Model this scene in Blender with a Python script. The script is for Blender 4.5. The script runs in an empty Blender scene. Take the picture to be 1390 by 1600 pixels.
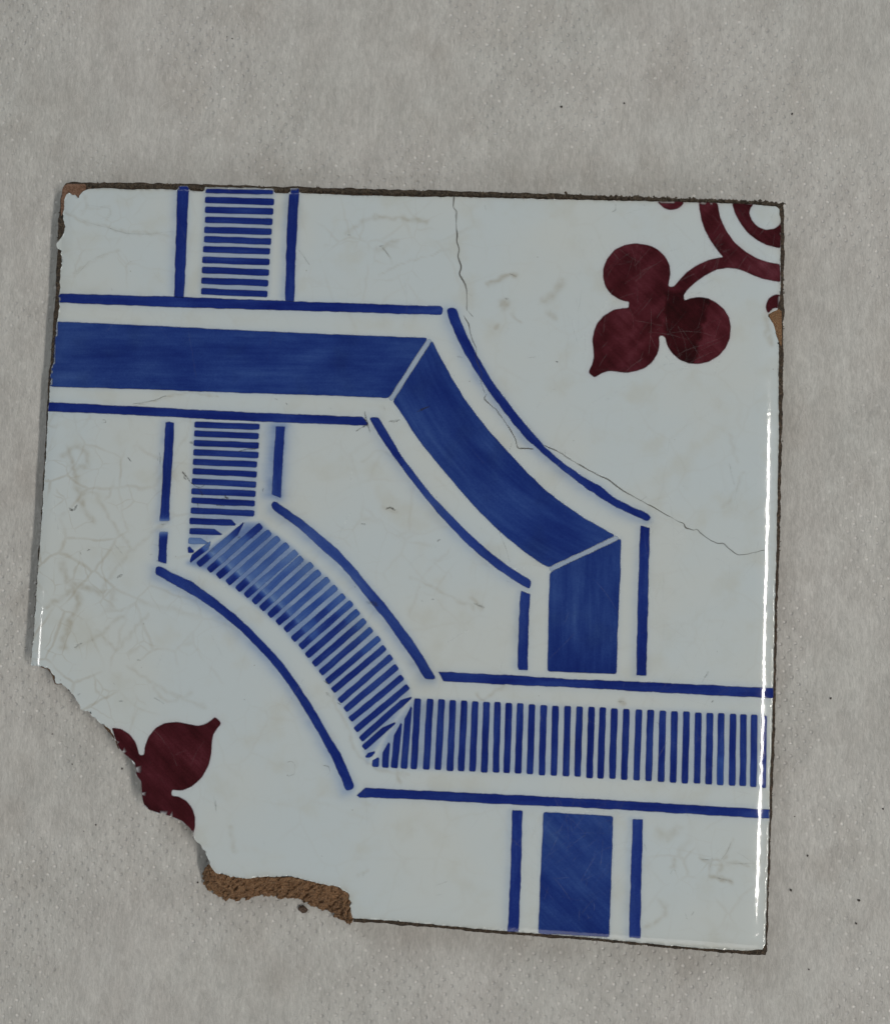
import bpy, math, random
import numpy as np
from mathutils import Matrix, Vector, Euler
from mathutils.geometry import delaunay_2d_cdt
random.seed(7)
rng = np.random.default_rng(7)
SC = bpy.context.scene
COL = SC.collection

# ------------------------------------------------------------------ camera
W, H, F = 1390.0, 1600.0, 1600.0          # photograph size and focal length, in photograph pixels
CAM_H = 0.2110
R = Euler((math.radians(2.4), math.radians(3.2), 0.0), 'XYZ').to_matrix()
Rn = np.array(R)
def ray(px, py):
    px = np.asarray(px, float); py = np.asarray(py, float)
    d = np.stack([(px - W / 2) / F, -(py - H / 2) / F, -np.ones_like(px)], -1)
    return d @ Rn.T
d0 = ray(640, 890)
CAM = np.array([-d0[0] / -d0[2] * CAM_H, -d0[1] / -d0[2] * CAM_H, CAM_H])
cam = bpy.data.cameras.new('camera')
cam.sensor_fit = 'HORIZONTAL'; cam.sensor_width = 36.0
cam.lens = 36.0 * F / W
cam.clip_start = 0.01; cam.clip_end = 50
camo = bpy.data.objects.new('camera', cam); COL.objects.link(camo)
camo.location = CAM.tolist(); camo.rotation_euler = Euler((math.radians(2.4), math.radians(3.2), 0.0), 'XYZ')
SC.camera = camo
SC.view_settings.view_transform = 'Standard'; SC.view_settings.look = 'None'
SC.view_settings.exposure = 0.0; SC.view_settings.gamma = 1.0

# ------------------------------------------------------------------ light: soft room light and two ceiling tubes
w = bpy.data.worlds.new("World"); SC.world = w; w.use_nodes = True
bg = w.node_tree.nodes['Background']
bg.inputs['Color'].default_value = (0.93, 0.985, 1.0, 1); bg.inputs['Strength'].default_value = 0.10
def strip_lamp(name, loc, target, sx, sy, power, color):
    l = bpy.data.lights.new(name, 'AREA'); l.shape = 'RECTANGLE'; l.size = sx; l.size_y = sy
    l.energy = power; l.color = color
    o = bpy.data.objects.new(name, l); COL.objects.link(o); o.location = loc
    d = Vector(target) - Vector(loc)
    # local -Z to target, local Y kept along world Y
    z = -d.normalized(); x = Vector((0, 1, 0)).cross(z).normalized(); y = z.cross(x)
    o.rotation_euler = Matrix((x, y, z)).transposed().to_euler()
    return o
strip_lamp('ceiling_tube', (0.86, -0.175, 1.30), (0, 0, 0), 0.055, 0.76, 11.8, (1.0, 0.945, 0.88))
strip_lamp('far_ceiling_tube', (-1.02, -0.20, 1.25), (0, 0, 0), 0.06, 0.24, 1.4, (1.0, 0.97, 0.94))

# two wide, soft fill lamps, added, far enough out not to mirror in the flat glaze
strip_lamp('room_fill', (-0.7, 1.95, 1.55), (0, 0, 0), 1.5, 1.3, 15.0, (0.90, 0.97, 1.0))
strip_lamp('opposite_fill', (0.55, -1.95, 1.6), (0, 0, 0), 1.4, 1.2, 9.5, (1.0, 0.98, 0.95))

# ------------------------------------------------------------------ pixel to place
PXM = CAM_H / F                            # metres per photograph pixel, about 0.13 mm
T = 0.0065                                 # thickness of the tile
def P(px, py, z):
    """numpy: points of the horizontal plane at height z"""
    d = ray(px, py); z = np.broadcast_to(np.asarray(z, float), d.shape[:-1])
    t = (z - CAM[2]) / d[..., 2]
    out = CAM + d * t[..., None]
    out[..., 2] = z
    return out

# value noise
_lat = rng.random((256, 256))
def vnoise(x, y, s, seed=0):
    x = np.asarray(x, float) / s + seed * 17.31 + 500; y = np.asarray(y, float) / s + seed * 9.77 + 500
    xi = np.floor(x).astype(int); yi = np.floor(y).astype(int)
    fx = x - xi; fy = y - yi; fx = fx * fx * (3 - 2 * fx); fy = fy * fy * (3 - 2 * fy)
    g = lambda a, b: _lat[a % 256, b % 256]
    return (g(xi, yi) * (1 - fx) * (1 - fy) + g(xi + 1, yi) * fx * (1 - fy)
            + g(xi, yi + 1) * (1 - fx) * fy + g(xi + 1, yi + 1) * fx * fy) * 2 - 1

# ------------------------------------------------------------------ outlines in photograph pixels
RIGHT = [(1223, 318), (1225, 330), (1225, 400), (1224, 500), (1223, 600), (1221, 700), (1220, 740), (1218, 850), (1214.5, 950), (1212, 1060), (1209.5, 1170), (1208, 1200), (1204.5, 1300), (1201, 1400), (1198, 1486)]
BOTTOM = [(1195, 1493), (1170, 1492.5), (1100, 1486.5), (1000, 1478), (930, 1471), (850, 1464.5), (760, 1458), (700, 1452), (543, 1440)]
BROWN_OUT = [(531, 1434), (522, 1428), (497, 1419), (473, 1409), (458, 1404), (431, 1401), (407, 1401), (380, 1407), (352, 1407), (343, 1399), (325, 1390), (318, 1378)]
BROWN_IN = [(549, 1436), (547, 1419), (547, 1401), (540, 1392), (525, 1386), (503, 1381), (473, 1375), (454, 1370), (431, 1371), (401, 1371), (380, 1373), (352, 1368), (338, 1364), (329, 1355)]
FRACT = [(325.5, 1346), (321, 1331), (312, 1319), (301.5, 1304), (297, 1295), (285, 1283), (267, 1275.5), (246, 1269.5), (226.5, 1263.5), (222, 1247), (220.5, 1221.5), (213, 1211), (210, 1191.5), (196.5, 1180.5), (186, 1169), (180, 1154), (174, 1143.5), (166.5, 1136), (153, 1127), (138, 1112), (126, 1109.6), (123, 1100), (108, 1079), (94.5, 1067.6), (87, 1067), (84, 1055), (75, 1044.5), (60, 1041)]
LEFT = [(48.5, 1040), (51.5, 1000), (55, 940), (58.5, 880), (62, 840), (67, 760), (70.5, 700), (73, 640), (75, 600), (79, 560), (83, 500), (86, 470), (89, 390), (91, 350), (94.5, 310), (98, 292)]
TOP = [(103, 286), (112, 284), (250, 286), (480, 292), (709, 298), (860, 302), (1128, 312)]
BODY = RIGHT + BOTTOM[:-1] + [(552, 1440.5)] + [(x + 3, y - 4) for x, y in BROWN_IN[1:]] + [(x - 1.8, y + 1.8) if (x < 96 or 165 < x < 192) else (x + 5, y - 4) for x, y in FRACT[:-1]] + [(57, 1040)] + LEFT[1:] + TOP
GLAZE = ([(1210, 322), (1217, 326), (1219, 345), (1219, 400), (1219, 456), (1214, 484), (1206, 487), (1199, 492), (1203, 499), (1209, 508), (1213, 524), (1216, 536),
          (1216, 600), (1216, 700), (1215, 740), (1213, 850), (1210, 950), (1208, 1060), (1205, 1170), (1203, 1200), (1201, 1300), (1197.5, 1400), (1195, 1476), (1191, 1484)]
         + [(1165, 1486), (1100, 1482.5), (1000, 1473.5), (930, 1466), (850, 1460), (760, 1453), (700, 1447), (600, 1438), (549, 1435)]
         + BROWN_IN[1:] + FRACT
         + [(48, 1040), (52, 1000), (56, 940), (60, 880), (63.5, 840), (68.5, 760), (72.5, 700), (75.5, 640), (78.5, 600), (84, 560), (88.5, 510), (92, 475), (94, 440), (96, 400), (96, 391), (89.5, 388), (90, 380), (95, 371), (99, 366), (102, 355), (98.5, 342), (100, 325), (101, 312), (103, 303)]
         + [(109, 300), (114, 305), (117, 303), (123, 311), (125, 304), (130, 298), (140, 295), (170, 293.5), (200, 296), (250, 295), (277, 297), (279, 290), (294, 290), (295, 297), (319, 299), (321, 292), (345, 292.5), (400, 293.5), (427, 294.5), (429, 301), (453, 302), (454, 293.5), (466, 294), (467, 301), (480, 302), (560, 305), (640, 307), (709, 307.5), (780, 309), (860, 311), (1000, 314), (1128, 317), (1180, 319)])

def resample(poly, step, closed=True):
    p = np.array(poly, float)
    if closed: p = np.vstack([p, p[:1]])
    out = []
    for a, b in zip(p[:-1], p[1:]):
        n = max(1, int(round(np.linalg.norm(b - a) / step)))
        for k in range(n): out.append(a + (b - a) * k / n)
    if not closed: out.append(p[-1])
    return np.array(out)
def smooth(p, it=1, closed=True):
    for _ in range(it):
        if closed: p = (np.roll(p, 1, 0) + 2 * p + np.roll(p, -1, 0)) / 4
        else:
            q = p.copy(); q[1:-1] = (p[:-2] + 2 * p[1:-1] + p[2:]) / 4; p = q
    return p
def normals(p, closed=True):
    if closed: t = np.roll(p, -1, 0) - np.roll(p, 1, 0)
    else: t = np.gradient(p, axis=0)
    n = np.stack([t[:, 1], -t[:, 0]], 1)
    return n / np.maximum(np.linalg.norm(n, axis=1), 1e-9)[:, None]
def area2(p): 
    q = np.roll(p, -1, 0); return float((p[:, 0] * q[:, 1] - q[:, 0] * p[:, 1]).sum())
def jitter(p, amt, scale=9.0, seed=0):
    n = normals(p); s = np.concatenate([[0], np.cumsum(np.linalg.norm(np.diff(p, axis=0), axis=1))])
    return p + n * (amt * vnoise(s, np.full_like(s, seed * 31.0), scale, seed) + 0.6 * amt * vnoise(s, np.full_like(s, seed * 13.0), scale * .35, seed + 5))[:, None]
def poly_dist(px, py, poly, closed=True):
    """distance of points to a polyline, and inside flag when closed"""
    p = np.array(poly, float); q = np.roll(p, -1, 0) if closed else None
    if not closed: p, q = p[:-1], p[1:]
    best = np.full(px.shape, 1e18); ins = np.zeros(px.shape, bool)
    for (ax, ay), (bx, by) in zip(p, q):
        dx, dy = bx - ax, by - ay; L = dx * dx + dy * dy + 1e-12
        t = np.clip(((px - ax) * dx + (py - ay) * dy) / L, 0, 1)
        best = np.minimum(best, (px - ax - t * dx) ** 2 + (py - ay - t * dy) ** 2)
        if closed:
            c = ((ay > py) != (by > py))
            if dy != 0: ins ^= c & (px < dx * (py - ay) / dy + ax)
    return np.sqrt(best), ins

# ------------------------------------------------------------------ the slightly cushioned glaze surface
E_R = [(1219, 300), (1216, 700), (1208, 1060), (1194, 1490)]
E_L = [(103, 290), (94, 440), (75.5, 640), (60, 880), (47, 1060), (26, 1395)]
E_T = [(90, 292), (709, 306), (1225, 320)]
E_B = [(26, 1392), (549, 1435), (850, 1460), (1198, 1485)]
def edge_d(px, py, E):
    E = np.array(E, float)
    if abs(E[-1, 1] - E[0, 1]) > abs(E[-1, 0] - E[0, 0]):
        return np.interp(py, E[:, 1], E[:, 0]), 0
    return np.interp(px, E[:, 0], E[:, 1]), 1
def top_z(px, py):
    px = np.asarray(px, float); py = np.asarray(py, float)
    def roll(d, wd, h): 
        u = np.clip(1 - d / wd, 0, 1.08); return h * u ** 2.0
    z = roll(edge_d(px, py, E_R)[0] - px, 34, 4.4)
    z = z + roll(px - edge_d(px, py, E_L)[0], 19, 2.9)
    z = z + roll(py - edge_d(px, py, E_T)[0], 14, 1.1)
    z = z + roll(edge_d(px, py, E_B)[0] - py, 16, 1.6)
    z = z + 0.10 * vnoise(px, py, 90, 3)
    return T - z * PXM
def top_normals(px, py):
    e = 1.0
    p = P(px, py, top_z(px, py)); a = P(px + e, py, top_z(px + e, py)); b = P(px, py + e, top_z(px, py + e))
    n = np.cross(b - p, a - p); return n / np.linalg.norm(n, axis=-1, keepdims=True)

# ------------------------------------------------------------------ mesh helpers
def link(name, me, mat=None, parent=None, kind=None):
    o = bpy.data.objects.new(name, me); COL.objects.link(o)
    if mat: me.materials.append(mat)
    if parent: o.parent = parent
    if kind: o['kind'] = kind
    return o
def mesh(name, verts, faces, smooth_=True):
    me = bpy.data.meshes.new(name)
    verts = np.asarray(verts, np.float32)
    if isinstance(faces, np.ndarray):
        k = faces.shape[1]; n = len(faces)
        me.vertices.add(len(verts)); me.vertices.foreach_set('co', verts.ravel())
        me.loops.add(n * k); me.loops.foreach_set('vertex_index', faces.astype(np.int32).ravel())
        me.polygons.add(n); me.polygons.foreach_set('loop_start', np.arange(0, n * k, k, dtype=np.int32))
        me.update(calc_edges=True); me.validate()
    else:
        me.from_pydata(verts.tolist(), [], faces); me.update()
    me.polygons.foreach_set('use_smooth', [smooth_] * len(me.polygons))
    return me
def attr(me, name, typ, data):
    a = me.attributes.new(name, typ, 'POINT')
    a.data.foreach_set('value' if typ == 'FLOAT' else 'vector', np.asarray(data, np.float32).ravel())
def label(o, text, cat, group=None):
    o['label'] = text; o['category'] = cat
    if group: o['group'] = group

# ------------------------------------------------------------------ node helpers
def new_mat(name):
    m = bpy.data.materials.new(name); m.use_nodes = True; m.node_tree.nodes.clear(); return m, m.node_tree
class N:
    def __init__(s, nt): s.nt = nt
    def node(s, t, **k):
        n = s.nt.nodes.new(t)
        for a, v in k.items(): setattr(n, a, v)
        return n
    def put(s, n, i, v):
        if v is None: return
        if isinstance(v, bpy.types.NodeSocket): s.nt.links.new(v, n.inputs[i])
        else: n.inputs[i].default_value = v
    def math(s, op, a, b=None, c=None, clamp=False):
        n = s.node('ShaderNodeMath', operation=op, use_clamp=clamp)
        for i, v in enumerate((a, b, c)): s.put(n, i, v)
        return n.outputs[0]
    def vmath(s, op, a, b=None, scale=None):
        n = s.node('ShaderNodeVectorMath', operation=op); s.put(n, 0, a); s.put(n, 1, b)
        if scale is not None: s.put(n, 'Scale', scale)
        return n.outputs['Value' if op in ('DOT_PRODUCT', 'LENGTH', 'DISTANCE') else 'Vector']
    def mapping(s, v, scale=(1, 1, 1), loc=(0, 0, 0), rot=(0, 0, 0)):
        n = s.node('ShaderNodeMapping'); s.put(n, 0, v); n.inputs['Scale'].default_value = scale
        n.inputs['Location'].default_value = loc; n.inputs['Rotation'].default_value = rot; return n.outputs[0]
    def noise(s, v, scale, detail=3, rough=0.5, dist=0.0, color=False):
        n = s.node('ShaderNodeTexNoise'); s.put(n, 'Vector', v); n.inputs['Scale'].default_value = scale
        n.inputs['Detail'].default_value = detail; n.inputs['Roughness'].default_value = rough; n.inputs['Distortion'].default_value = dist
        return n.outputs['Color' if color else 'Fac']
    def voronoi(s, v, scale, feature='F1', rand=1.0, out='Distance'):
        n = s.node('ShaderNodeTexVoronoi', feature=feature); s.put(n, 'Vector', v); n.inputs['Scale'].default_value = scale
        n.inputs['Randomness'].default_value = rand; return n.outputs[out]
    def ramp(s, v, a, b, lo=0.0, hi=1.0, smooth_=True):
        n = s.node('ShaderNodeMapRange', interpolation_type='SMOOTHSTEP' if smooth_ else 'LINEAR')
        s.put(n, 0, v); n.inputs[1].default_value = a; n.inputs[2].default_value = b
        n.inputs[3].default_value = lo; n.inputs[4].default_value = hi; return n.outputs[0]
    def mix(s, f, a, b, typ='RGBA', blend='MIX'):
        n = s.node('ShaderNodeMix', data_type=typ)
        if typ == 'RGBA': n.blend_type = blend; ia, ib, o = 6, 7, 2
        elif typ == 'VECTOR': ia, ib, o = 4, 5, 1
        else: ia, ib, o = 2, 3, 0
        s.put(n, 0, f); s.put(n, ia, a); s.put(n, ib, b); return n.outputs[o]
    def at(s, name, out='Fac'):
        n = s.node('ShaderNodeAttribute', attribute_name=name); return n.outputs[out]
    def pos(s):
        g = s.node('ShaderNodeTexCoord'); return s.vmath('SCALE', g.outputs['Object'], scale=1000.0)   # millimetres
    def bump(s, h, strength, dist, normal=None):
        n = s.node('ShaderNodeBump'); s.put(n, 'Height', h); n.inputs['Strength'].default_value = strength
        n.inputs['Distance'].default_value = dist; s.put(n, 'Normal', normal); return n.outputs[0]

# ------------------------------------------------------------------ material: glaze with the painted pattern under it
def glaze_material(name, edge_alpha):
    m, nt = new_mat(name); n = N(nt); p = n.pos()
    warp = n.vmath('ADD', p, n.vmath('SCALE', n.vmath('SUBTRACT', n.noise(p, 0.22, 3, color=True), (0.5, 0.5, 0.5)), scale=1.9))
    white = n.mix(n.ramp(n.noise(p, 0.035, 3), 0.35, 0.68), (0.508, 0.572, 0.594, 1), (0.530, 0.572, 0.566, 1))
    white = n.mix(n.ramp(n.noise(p, 0.13, 4), 0.50, 0.74, 0, 0.5), white, (0.475, 0.495, 0.455, 1))
    # faint brown crazing
    cr = n.voronoi(warp, 0.105, 'DISTANCE_TO_EDGE')
    line = n.math('MULTIPLY', n.ramp(cr, 0.0, 0.045, 1, 0), n.ramp(n.noise(p, 0.12, 4), 0.36, 0.62))
    cr2 = n.ramp(n.voronoi(n.vmath('ADD', warp, (31.0, 7.0, 0)), 0.19, 'DISTANCE_TO_EDGE'), 0.0, 0.040, 1, 0)
    cr2 = n.math('MULTIPLY', cr2, n.ramp(n.noise(n.vmath('ADD', p, (9.0, 3.0, 0)), 0.14, 4), 0.42, 0.66))
    veins = n.math('MULTIPLY', n.math('ADD', n.math('MULTIPLY', line, 0.32), n.math('MULTIPLY', cr2, 0.26)), n.at('craze'))
    white = n.mix(veins, white, (0.30, 0.245, 0.155, 1))
    st = n.math('MULTIPLY', n.at('stain'), n.ramp(n.noise(p, 0.9, 4), 0.25, 0.7, 0.55, 1.0), clamp=True)
    white = n.mix(st, white, (0.285, 0.24, 0.155, 1))
    # tiny pits with dirt in them
    v1 = n.node('ShaderNodeTexVoronoi', feature='F1'); n.put(v1, 'Vector', p); v1.inputs['Scale'].default_value = 0.30
    pick = n.math('GREATER_THAN', n.vmath('DOT_PRODUCT', v1.outputs['Color'], (1.0, 0.0, 0.0)), 0.74)
    speck = n.math('MULTIPLY', n.ramp(v1.outputs['Distance'], 0.02, 0.055, 1, 0), pick)
    white = n.mix(n.math('MULTIPLY', speck, 0.5), white, (0.15, 0.13, 0.1, 1))
    # pigment
    fl = n.at('flow', 'Vector')
    s1 = n.noise(n.vmath('MULTIPLY', fl, (0.010, 0.15, 1.0)), 1.0, 4, 0.6)
    s2 = n.noise(n.vmath('MULTIPLY', fl, (0.012, 0.028, 1.0)), 1.0, 3, 0.5)
    s3 = n.noise(p, 3.0, 3, 0.7)
    mod = n.math('ADD', n.math('ADD', n.ramp(s1, 0.25, 0.75, -0.10, 0.10, False), n.ramp(s2, 0.25, 0.75, -0.20, 0.20, False)), n.ramp(s3, 0.2, 0.8, -0.10, 0.10, False))
    mod = n.math('ADD', 1.0, mod)
    K = n.vmath('SCALE', n.at('ink', 'Vector'), scale=mod)
    sx = n.node('ShaderNodeSeparateXYZ'); n.put(sx, 0, K)
    ex = [n.math('EXPONENT', n.math('MULTIPLY', sx.outputs[i], -1.0)) for i in range(3)]
    cb = n.node('ShaderNodeCombineXYZ')
    for i in range(3): n.put(cb, i, ex[i])
    col = n.vmath('MULTIPLY', white, cb.outputs[0])
    bs = n.node('ShaderNodeBsdfPrincipled')
    n.put(bs, 'Base Color', col)
    n.put(bs, 'Roughness', n.ramp(n.noise(p, 0.5, 4), 0.3, 0.8, 0.05, 0.12))
    bs.inputs['IOR'].default_value = 1.5
    h = n.math('ADD', n.noise(p, 0.35, 2), n.math('MULTIPLY', n.noise(p, 1.6, 3), 0.20))
    n.put(bs, 'Normal', n.bump(h, 1.0, 0.00003))
    out = n.node('ShaderNodeOutputMaterial')
    if edge_alpha:
        tr = n.node('ShaderNodeBsdfTransparent'); mx = n.node('ShaderNodeMixShader')
        n.put(mx, 0, n.math('MULTIPLY', n.at('cover'), 1.0, clamp=True)); n.put(mx, 1, tr.outputs[0]); n.put(mx, 2, bs.outputs[0])
        n.put(out, 0, mx.outputs[0])
    else: n.put(out, 0, bs.outputs[0])
    return m
M_GLAZE = glaze_material('white_glaze', False)
M_PAINT = glaze_material('painted_glaze', True)

def rough_material(name, c1, c2, c3, dirt, scale=1.0, rough=0.9):
    m, nt = new_mat(name); n = N(nt); p = n.pos()
    a = n.noise(p, 0.9 * scale, 5, 0.65); b = n.noise(p, 4.5 * scale, 4, 0.7)
    col = n.mix(n.ramp(a, 0.32, 0.68), c1, c2)
    col = n.mix(n.ramp(b, 0.53, 0.68, 0, 0.8), col, c3)
    col = n.mix(n.ramp(b, 0.32, 0.45, 0.6, 0), col, (c1[0] * .35, c1[1] * .32, c1[2] * .3, 1))
    if dirt:
        dirt = n.mix(n.ramp(n.noise(p, 1.7, 4, 0.7), 0.46, 0.66), dirt, (dirt[0] * 3.4, dirt[1] * 3.1, dirt[2] * 2.8, 1))
        col = n.mix(n.math('MULTIPLY', n.at('dirt'), n.ramp(a, 0.25, 0.6, 0.8, 1.0), clamp=True), col, dirt)
    bs = n.node('ShaderNodeBsdfPrincipled'); n.put(bs, 'Base Color', col); bs.inputs['Roughness'].default_value = rough
    g = n.math('ADD', b, n.math('MULTIPLY', n.voronoi(p, 3.2 * scale), 0.8))
    n.put(bs, 'Normal', n.bump(g, 1.0, 0.0005))
    out = n.node('ShaderNodeOutputMaterial'); n.put(out, 0, bs.outputs[0]); return m
M_BODY = rough_material('fired_clay', (0.20, 0.11, 0.062, 1), (0.27, 0.155, 0.09, 1), (0.45, 0.32, 0.2, 1), (0.042, 0.033, 0.024, 1))
M_BREAK = rough_material('broken_clay', (0.26, 0.130, 0.057, 1), (0.38, 0.205, 0.095, 1), (0.80, 0.60, 0.40, 1), None, 1.5)
M_DIRT = rough_material('old_mortar_dirt', (0.060, 0.046, 0.034, 1), (0.115, 0.085, 0.058, 1), (0.30, 0.24, 0.17, 1), None, 1.5)
M_MORTAR = rough_material('mortar_grain', (0.055, 0.042, 0.030, 1), (0.14, 0.105, 0.07, 1), (0.42, 0.35, 0.26, 1), None, 1.3)
M_CORNER = rough_material('pale_broken_clay', (0.20, 0.098, 0.052, 1), (0.40, 0.22, 0.14, 1), (0.66, 0.47, 0.36, 1), None, 1.8)

# ------------------------------------------------------------------ tile
tile = bpy.data.objects.new('ceramic_tile', None); COL.objects.link(tile); tile.empty_display_size = 0.05
label(tile, 'white glazed tile with blue bands and maroon flowers, one corner broken off, on grey cloth', 'tile')

# body
b = resample(BODY, 4.0); b = jitter(b, 0.9, 12, 1)
def fr_mask(px, py):                        # 1 along the broken edge
    d, _ = poly_dist(px, py, FRACT + [], False); return np.clip(1 - d / 14, 0, 1)
ztop = T - 0.00078
nb = len(b); rows = []; dirt = []
cen = b.mean(0)
def ring(p, z, shift=0.0, dn=0.0):
    q = P(p[:, 0], p[:, 1], ztop)           # same footprint at every height
    nn = normals(p) * (1 if area2(p) > 0 else -1)
    wn = np.stack([nn[:, 0], -nn[:, 1], np.zeros(len(p))], 1) * PXM * (shift + dn)[:, None] if not np.isscalar(shift + dn) else 0
    q = q + wn; q[:, 2] = z; return q
s_idx = np.arange(nb)
inset = b - (normals(b) * (1 if area2(b) > 0 else -1)) * 9.0
q0 = P(inset[:, 0], inset[:, 1], ztop); q0[:, 2] = ztop
rows.append(q0)
zz = [ztop + 0.00002, ztop - 0.0002, ztop - 0.0012, T * 0.62, T * 0.4, T * 0.2, 0.0002]
for k, z in enumerate(zz):
    noise_ = 0.9 * vnoise(s_idx * 4.0, np.full(nb, k * 9.0), 10, k) + (-0.4 if k == 0 else 0)
    zr = z + PXM * 0.9 * vnoise(s_idx * 4.0, np.full(nb, 55 + k * 9.0), 8, k + 3) * (1 if k == 0 else 0)
    r_ = ring(b, 0.0, noise_, np.zeros(nb)); r_[:, 2] = zr; rows.append(r_)
V = np.vstack(rows); nr = len(rows); faces = []
rev = area2(b) > 0
for k in range(nr - 1):
    for i in range(nb):
        j = (i + 1) % nb
        f = (k * nb + i, k * nb + j, (k + 1) * nb + j, (k + 1) * nb + i)
        faces.append(f if rev else f[::-1])
faces.append(tuple(range(nb)) if not rev else tuple(range(nb))[::-1])
faces.append(tuple((nr - 1) * nb + i for i in range(nb)))
me = mesh('clay_body', V, faces)
fm = fr_mask(b[:, 0], b[:, 1])
dr = np.clip(0.97 - 0.85 * fm, 0, 1)
attr(me, 'dirt', 'FLOAT', np.tile(dr, nr))
body = link('clay_body', me, M_BODY, tile)

# ------------------------------------------------------------------ the painted pattern (outlines in photograph pixels)
BLUE = np.array([4.2, 3.2, 1.18]); MAROON = np.array([2.25, 4.5, 4.0])
def z(ox, oy, s, pts): return [(ox + x / s, oy + y / s) for x, y in pts]
LINES = {   # name of the list entry -> (outline, halo strength, density)
 'H1': ([(92, 459), (272, 464), (480, 472), (688, 479), (691, 482), (690, 490), (688, 491.5), (480, 485), (272, 479.5), (91, 472)], .5, 1.0),
 'L1': ([(278, 291), (294.5, 291), (292, 350), (290, 400), (286.5, 465), (273, 464), (274.5, 400), (276.5, 340)], 1.1, 1.0),
 'L2': ([(453, 293), (466.5, 293), (464.5, 340), (461, 400), (459, 471), (446, 470), (447.5, 400), (450, 340)], 1.3, 1.0),
 'H2': ([(77, 629), (221, 636), (380, 644.5), (566, 652), (575, 662), (572, 664.5), (380, 657), (221, 648.5), (76, 642)], .4, 1.0),
 'V1b': ([(259, 660.5), (265, 659), (271.4, 661), (270.5, 690), (268, 723), (265.2, 772), (264, 813), (250, 814), (253, 772), (257.3, 690)], 1.2, 1.0),
 'V1c': ([(249.8, 831), (261.4, 832), (260, 858), (259, 880), (248, 876.6)], 1.2, 1.0),
 'V2b': ([(431.5, 667), (444.8, 667), (441, 719.4), (438, 777.5), (425.3, 772), (427.7, 722.7)], 3.4, 0.84),
 'C1': ([(698.5, 484), (703, 481.5), (709, 482), (713, 485), (716.5, 497), (729, 526), (747, 561.7), (765, 592), (783, 617.5), (808, 650), (826, 671.4), (851, 700), (880, 725.4), (909, 745), (937.7, 761), (959, 779), (984.5, 792), (1011, 802.7), (1016, 809), (1011.4, 814), (991.7, 804.5), (963, 792), (934, 774), (905, 754), (876.5, 730.8), (847.8, 707.4), (826, 687.6), (804.6, 664), (783, 635.5), (765, 612), (747, 585), (729, 554.5), (714.7, 527.6), (704, 502)], 1.7, 0.97),
 'V3': ([(1001, 821.8), (1014.4, 825), (1012.4, 896.5), (1010.5, 986), (1008.5, 1055), (994.5, 1055), (996, 974), (998.8, 877)], .8, 1.0),
 'C2': ([(578, 653), (590.6, 653), (606.8, 680.4), (624.7, 711), (646.3, 739.8), (671.5, 772), (700.3, 802.7), (732.7, 835), (768.6, 867.5), (797.4, 889), (828, 908), (827, 919.6), (804.6, 907), (775.8, 887), (747, 864), (718, 837), (689.5, 806), (660.7, 772), (632, 734.4), (606.8, 700), (592.4, 678.6)], .9, 0.80),
 'V4': ([(814.3, 923.7), (827, 929), (825, 974), (823.4, 1046.5), (811, 1046), (809.4, 1042), (810.4, 993.7), (812.7, 935.4)], .8, 0.97),
 'C3': ([(425, 786), (429, 784), (444, 794.5), (471.7, 813.5), (499.3, 836), (527, 860), (551, 886), (575.3, 915.4), (599.5, 943), (620, 970.6), (641, 998), (658, 1024), (679, 1060), (664.4, 1059.7), (644.4, 1027.6), (623.6, 998), (603, 969), (578.8, 939.6), (554.6, 908.5), (533.9, 884.3), (506, 860), (475, 830.8), (451, 811.8), (426, 795)], 1.6, 0.70),
 'C4': ([(244.5, 886), (250.7, 886), (268, 896.4), (299, 910), (330, 932.7), (361, 956.8), (388.8, 981), (413, 1007), (437, 1032.8), (458, 1060.4), (478.6, 1091.5), (495.9, 1119), (513, 1150), (530.4, 1177.8), (544, 1209), (552.9, 1228), (549.4, 1233), (540.8, 1234.8), (533.9, 1215.8), (516.6, 1177.8), (499.3, 1146.7), (482, 1117.4), (464.8, 1089.8), (444, 1058.7), (423.4, 1032.8), (399.2, 1007), (375, 982.7), (347.4, 960.3), (316.3, 937.8), (285.2, 918.8), (259.4, 905), (244, 897)], 1.7, 0.92),
 'H3': ([(685, 1050), (790, 1055.5), (880, 1061), (1035, 1068), (1209, 1076), (1208, 1090.5), (1035, 1082), (880, 1073), (790, 1069.5), (693, 1063.5)], .5, 1.0),
 'H4': ([(558, 1243), (571, 1232), (658, 1236), (751, 1240.5), (900, 1248), (1035, 1256), (1204, 1266), (1203, 1279), (1035, 1269), (900, 1261), (751, 1254.5), (658, 1249), (562, 1245.5)], .5, 0.95),
 'V5': ([(800.7, 1266.6), (815, 1268), (813.5, 1343.6), (810.5, 1430), (809, 1455.8), (793, 1455), (795, 1430), (797.5, 1378)], .8, 0.95),
 'V6': ([(989, 1281), (1003.4, 1281), (1001, 1380), (999.3, 1466), (983, 1465), (985.5, 1380)], .8, 0.92),
}
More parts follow.
